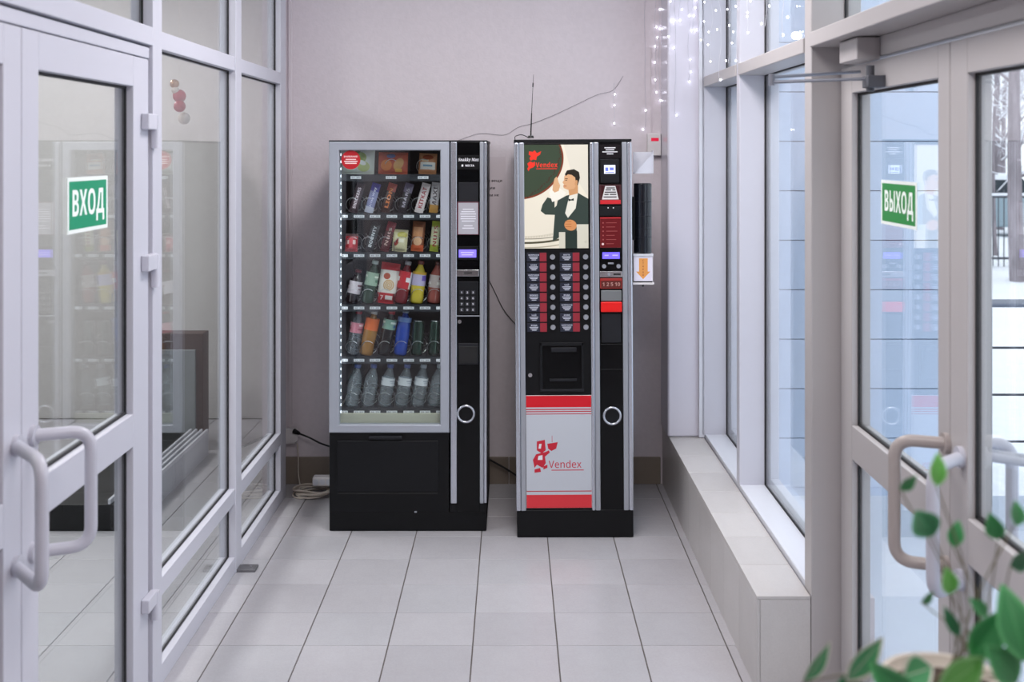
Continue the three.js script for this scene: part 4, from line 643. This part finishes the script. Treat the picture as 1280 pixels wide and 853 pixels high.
// ---------- outside ----------
const GROUND = -0.3;
{
  const s = thing('snow_ground', 'snow covered ground outside the doors', 'snow', [8, GROUND, 15], null, 'structure');
  const q = new THREE.PlaneGeometry(70, 70, 90, 90); q.rotateX(-Math.PI / 2); const p = q.attributes.position, uv = q.attributes.uv;
  for (let i = 0; i < p.count; i++) { const x = p.getX(i) + 36.2, d = 22 - p.getZ(i); p.setXYZ(i, x, GROUND - 0.05 + 0.09 * Math.sin(x * 0.6 + d * 0.3) * Math.sin(d * 0.5) + 0.05 * vn(x / 40, d / 40, 40) + Math.max(0, d - 22) * 0.012, -d); uv.setXY(i, x / 4, d / 4); }
  q.computeVertexNormals(); part('surface', q, M.snow, s);
  const w = thing('wall_cladding', 'pale blue panelled outer wall of the neighbouring wing', 'wall', [2, 0, 7.26], null, 'structure');
  part('backing', bx(1.2, 2.72, GROUND - 0.1, 3.45, 7.28, 8.6), M.cladBack, w);
  let k = 0; for (let y = spotY(610, 7.26); y < 3.4; y += 0.2995, k++) { part('panel', bx(1.2, 2.735, y + 0.0025, y + 0.297, 7.262, 7.285, 0.002), M.clad[k % 3], w); part('panel', bx(2.715, 2.738, y + 0.0025, y + 0.297, 7.286, 8.6, 0.002), M.clad[(k + 1) % 3], w); }
  part('corner_trim', bx(2.725, 2.745, GROUND, 3.45, 7.255, 7.275, 0.002), M.clad[0], w); part('base_strip', bx(1.2, 2.72, GROUND - 0.1, spotY(610, 7.26), 7.27, 7.285), M.clad[1], w);
  const po = thing('porch_slab', 'pale porch slab outside the doors', 'porch', [2.5, 0, 4], null, 'structure');
  part('slab', bx(1.2, 5.0, GROUND - 0.1, -0.02, 0.2, 6.28, 0.01), std('#c8d0dc', 0.7, { map: snowMap }), po);
  const r = thing('porch_railing', 'grey steel railing with horizontal bars at the porch edge', 'railing', [3.6, 0, 6.1]);
  for (const x of [2.42, 3.7, 4.95]) part('post', rod(V(x, -0.02, 6.1), V(x, 1.0, 6.1), 0.02, 14), M.railSteel, r);
  part('top_rail', rod(V(2.4, 1.008, 6.1), V(4.98, 1.008, 6.1), 0.021, 14), M.railSteel, r);
  for (const y of [0.782, 0.543, 0.305]) part('bar', rod(V(2.42, y, 6.1), V(4.95, y, 6.1), 0.006, 8), M.iron, r);
  // iron fence
  const fd = 21.5;
  for (let n = 0; n < 5; n++) {
    const x0 = 5.4 + n * 2.6, f = thing('iron_fence', 'section of snowy iron bar fence standing in the snow', 'fence', [x0 + 1.3, GROUND, fd], 'fence sections beyond the snow');
    part('rail', [bx(x0 + 0.04, x0 + 2.56, GROUND + 0.15, GROUND + 0.19, fd, fd + 0.03), bx(x0 + 0.04, x0 + 2.56, GROUND + 1.25, GROUND + 1.29, fd, fd + 0.03)], M.iron, f); part('post', bx(x0 - 0.035, x0 + 0.035, GROUND, GROUND + 1.5, fd - 0.02, fd + 0.05), M.iron, f);
    const bars = []; for (let x = x0 + 0.12; x < x0 + 2.55; x += 0.1) bars.push(bx(x - 0.007, x + 0.007, GROUND, GROUND + 1.4, fd + 0.005, fd + 0.025)); const bm = part('bars', bars, M.iron, f); bm.userData.kind = 'stuff';
    part('snow_cap', bx(x0 + 0.04, x0 + 2.56, GROUND + 1.29, GROUND + 1.34, fd - 0.015, fd + 0.045, 0.015), M.snowPlain, f);
  }
  // a parked car beyond the fence
  const car = thing('parked_car', 'snowy parked car beyond the iron fence', 'car', [11.6, GROUND, 29.2]);
  const prof = (pts, w, x, dd) => { const sh = new THREE.Shape(pts.map(([a, b]) => new THREE.Vector2(a, b))); const e = new THREE.ExtrudeGeometry(sh, { depth: w, bevelEnabled: true, bevelSize: 0.05, bevelThickness: 0.05, bevelSegments: 2 }); e.translate(x, GROUND + 0.15, -dd); return e; };
  part('body', prof([[-2.1, 0.2], [2.1, 0.2], [2.15, 0.65], [1.3, 0.78], [-1.9, 0.82], [-2.15, 0.6]], 1.6, 11.6, 30), std('#93a5ae', 0.3), car); part('cabin', prof([[-1.6, 0.8], [1.1, 0.78], [0.5, 1.25], [-1.1, 1.27]], 1.4, 11.6, 29.9), std('#2b343c', 0.2), car);
  part('snow_roof', prof([[-1.05, 1.28], [0.45, 1.27], [0.35, 1.36], [-0.95, 1.37]], 1.3, 11.6, 29.8), M.snowPlain, car);
  for (const wx of [10.3, 12.9]) part('wheel', new THREE.CylinderGeometry(0.32, 0.32, 0.2, 20).rotateX(Math.PI / 2).translate(wx, GROUND + 0.4, -28.4), M.cable, car);
  // winter trees
  function taper(path, n, rad, m, k) { const g = new THREE.TubeGeometry(path, n, rad, m), p = g.attributes.position; for (let i = 0; i <= n; i++) { const c = path.getPointAt(i / n), f = 1 - (1 - k) * i / n; for (let j = 0; j <= m; j++) { const q = i * (m + 1) + j; p.setXYZ(q, c.x + (p.getX(q) - c.x) * f, c.y + (p.getY(q) - c.y) * f, c.z + (p.getZ(q) - c.z) * f); } } return g; }
  function tree(x, d, h, r, sd, label) {
    seed = sd; const t = thing('bare_tree', label, 'tree', [x, GROUND, d], 'bare trees in the snow'); const wood = [], snow = [];
    const grow = (a, dir, len, rad, lev) => {
      const mid = a.clone().addScaledVector(dir, len * 0.5).add(new THREE.Vector3(rr(-1, 1), rr(-0.3, 0.6), rr(-1, 1)).multiplyScalar(len * 0.06)), b = a.clone().addScaledVector(dir, len), seg = lev === 0 ? 10 : lev < 3 ? 6 : 4;
      wood.push(taper(new THREE.QuadraticBezierCurve3(a, mid, b), lev === 0 ? 8 : 3, rad, seg, lev === 0 ? 0.4 : 0.55));
      if (lev > 0 && lev < 5 && Math.abs(dir.y) < 0.85) snow.push(new THREE.TubeGeometry(new THREE.QuadraticBezierCurve3(a.clone().setY(a.y + rad * 0.8), mid.clone().setY(mid.y + rad * 0.9), b.clone().setY(b.y + rad * 0.8)), 3, rad * 0.8 + 0.004, 4));
      if (lev >= 5) return;
      const n = lev === 0 ? 10 : 4;
      for (let k = 0; k < n; k++) { const f = lev === 0 ? 0.22 + 0.78 * (k + 1) / n : 0.35 + 0.65 * (k + 1) / n, o = a.clone().lerp(b, f); const nd = dir.clone().multiplyScalar(lev === 0 ? 0.45 : 0.75).add(new THREE.Vector3(rr(-1, 1), rr(-0.25, 0.55), rr(-1, 1)).normalize().multiplyScalar(0.9)).normalize(); grow(o, nd, len * (lev === 0 ? rr(0.3, 0.45) : rr(0.5, 0.72)), rad * (lev === 0 ? 0.26 : 0.55), lev + 1); }
    };
    grow(V(x, GROUND - 0.1, d), new THREE.Vector3(0.015 + rr(-0.02, 0.02), 1, 0).normalize(), h, r, 0);
    part('trunk_and_branches', wood, M.bark, t); part('snow_on_branches', snow, M.snowPlain, t);
  }
  tree(8.14, 19.3, 6.0, 0.13, 77, 'bare snowy tree with a stout trunk in front of the iron fence');
  tree(9.75, 24.2, 4.6, 0.05, 1234, 'slender snow laden tree just beyond the iron fence');
  for (const [x, d, sd] of [[12.6, 31, 991], [17.0, 41.5, 4321], [21.5, 53, 5151], [6.4, 33, 62]]) tree(x, d, 6.5, 0.1, sd, 'bare snowy tree in the stand beyond the iron fence');
}
// ---------- the potted plant on its stand ----------
{
  const d = 1.55, X = (px, dd = d) => spotX(px, dd), Y = (py, dd = d) => spotY(py, dd), x = X(1180), y = Y(862);
  const t = thing('plant_stand', 'tall slim plant stand carrying the potted plant', 'plant stand', [x, 0, d]);
  part('top', new THREE.CylinderGeometry(0.13, 0.13, 0.02, 32).translate(x, y - 0.17, -d), M.brown, t); part('stem', rod(V(x, 0.03, d), V(x, y - 0.18, d), 0.022, 16), M.brown, t); part('foot', new THREE.CylinderGeometry(0.15, 0.16, 0.03, 32).translate(x, 0.015, -d), M.brown, t);
  const p = thing('potted_plant', 'leafy green variegated plant in a pale pot beside the outer door', 'plant', [x, y - 0.16, d]);
  part('pot', new THREE.LatheGeometry([[0.001, 0], [0.055, 0], [0.074, 0.15], [0.08, 0.16], [0.08, 0.175], [0.07, 0.175], [0.066, 0.15], [0.001, 0.15]].map(([a, b]) => new THREE.Vector2(a, b)), 36).translate(x, y - 0.16, -d), std('#b9b2a6', 0.6), p);
  part('soil', new THREE.CylinderGeometry(0.068, 0.066, 0.012, 28).translate(x, y - 0.006, -d), std('#3a3028', 0.95), p);
  const leafTex = (g1, g2) => std('#ffffff', 0.4, { map: canvas(64, 128, (c, w, h) => { c.fillStyle = g2; c.fillRect(0, 0, w, h); c.fillStyle = g1; c.beginPath(); c.ellipse(32, 66, 26, 60, 0, 0, 7); c.fill(); c.strokeStyle = g2; c.lineWidth = 2; c.beginPath(); c.moveTo(32, 0); c.lineTo(32, 128); c.stroke(); }) });
  const tex = [leafTex('#2f7d46', '#4c9a5e'), leafTex('#5fae4c', '#86c77a'), leafTex('#22603c', '#3d7f57'), leafTex('#4c9664', '#cfd2c6')];
  const leafGeo = (L, W, curl) => { const g = new THREE.PlaneGeometry(1, 1, 6, 10), q = g.attributes.position; for (let i = 0; i < q.count; i++) { const u = q.getX(i) * 2, v = q.getY(i) + 0.5, w = Math.pow(Math.sin(Math.PI * Math.min(1, v * 0.96 + 0.02)), 0.8) * (1.2 - 0.5 * v); q.setXYZ(i, u * W / 2 * w, v * L, 0.12 * W * Math.abs(u) * w - curl * L * v * v); } g.computeVertexNormals(); return g; };
  // px, py of the leaf middle, length, width (pixels there), turn on the picture, depth, tone
  const leaves = [[1173, 588, 40, 20, 0.1, 1.5, 1], [1136, 605, 26, 18, 0.9, 1.55, 0], [1156, 655, 34, 34, -0.6, 1.5, 2], [1195, 668, 32, 18, 0.2, 1.55, 0], [1187, 728, 34, 22, -0.2, 1.5, 1], [1161, 748, 22, 14, 1.2, 1.6, 0], [1190, 779, 38, 14, -0.5, 1.5, 2], [1243, 660, 34, 22, -0.3, 1.5, 0], [1272, 642, 30, 24, 0.3, 1.5, 0], [1277, 702, 30, 24, 1.2, 1.5, 2], [1236, 795, 74, 36, 0.62, 1.42, 0], [1270, 780, 90, 44, -0.2, 1.4, 0], [1024, 832, 60, 24, 0.75, 1.5, 3], [1082, 828, 70, 28, 0.7, 1.48, 3], [1150, 840, 46, 40, 1.3, 1.46, 3], [1205, 846, 70, 50, 1.1, 1.4, 1], [1256, 832, 60, 40, -0.7, 1.4, 0], [1120, 862, 80, 40, -1.0, 1.45, 0], [1060, 866, 60, 30, 0.3, 1.5, 2], [1225, 760, 30, 16, -0.8, 1.5, 0]];
  const root = V(x, y, d);
  leaves.forEach(([px, py, L, W, turn, dd, k], n) => {
    const c = V(X(px, dd), Y(py, dd), dd), s = dd / 1500; const g = leafGeo(L * s, W * s * 1.15, 0.22); g.translate(0, -L * s / 2, 0); g.rotateX(0.25 * Math.sin(n * 2.1)); g.rotateY(0.4 * Math.sin(n * 1.7)); g.rotateZ(-turn); g.translate(c.x, c.y, c.z);
    part('leaf', g, tex[k], p);
    const base = new THREE.Vector3(0, -L * s / 2, 0).applyAxisAngle(new THREE.Vector3(0, 0, 1), -turn).add(c), midp = root.clone().lerp(base, 0.55).add(new THREE.Vector3(0.015 * Math.sin(n * 3), py < 800 ? 0.0 : 0.02, 0.01));
    if (py < 800 && px < 1200) midp.x += 0.03;
    part('stem', tube([root.clone().add(new THREE.Vector3(0.02 * Math.cos(n), 0, 0.02 * Math.sin(n))), midp, base], 0.0011, 16, 5), std('#6d6a52', 0.7), p);
  });
}
scene.traverse((o) => { if (o.isMesh) { o.castShadow = true; o.receiveShadow = true; } });
renderer.render(scene, camera);
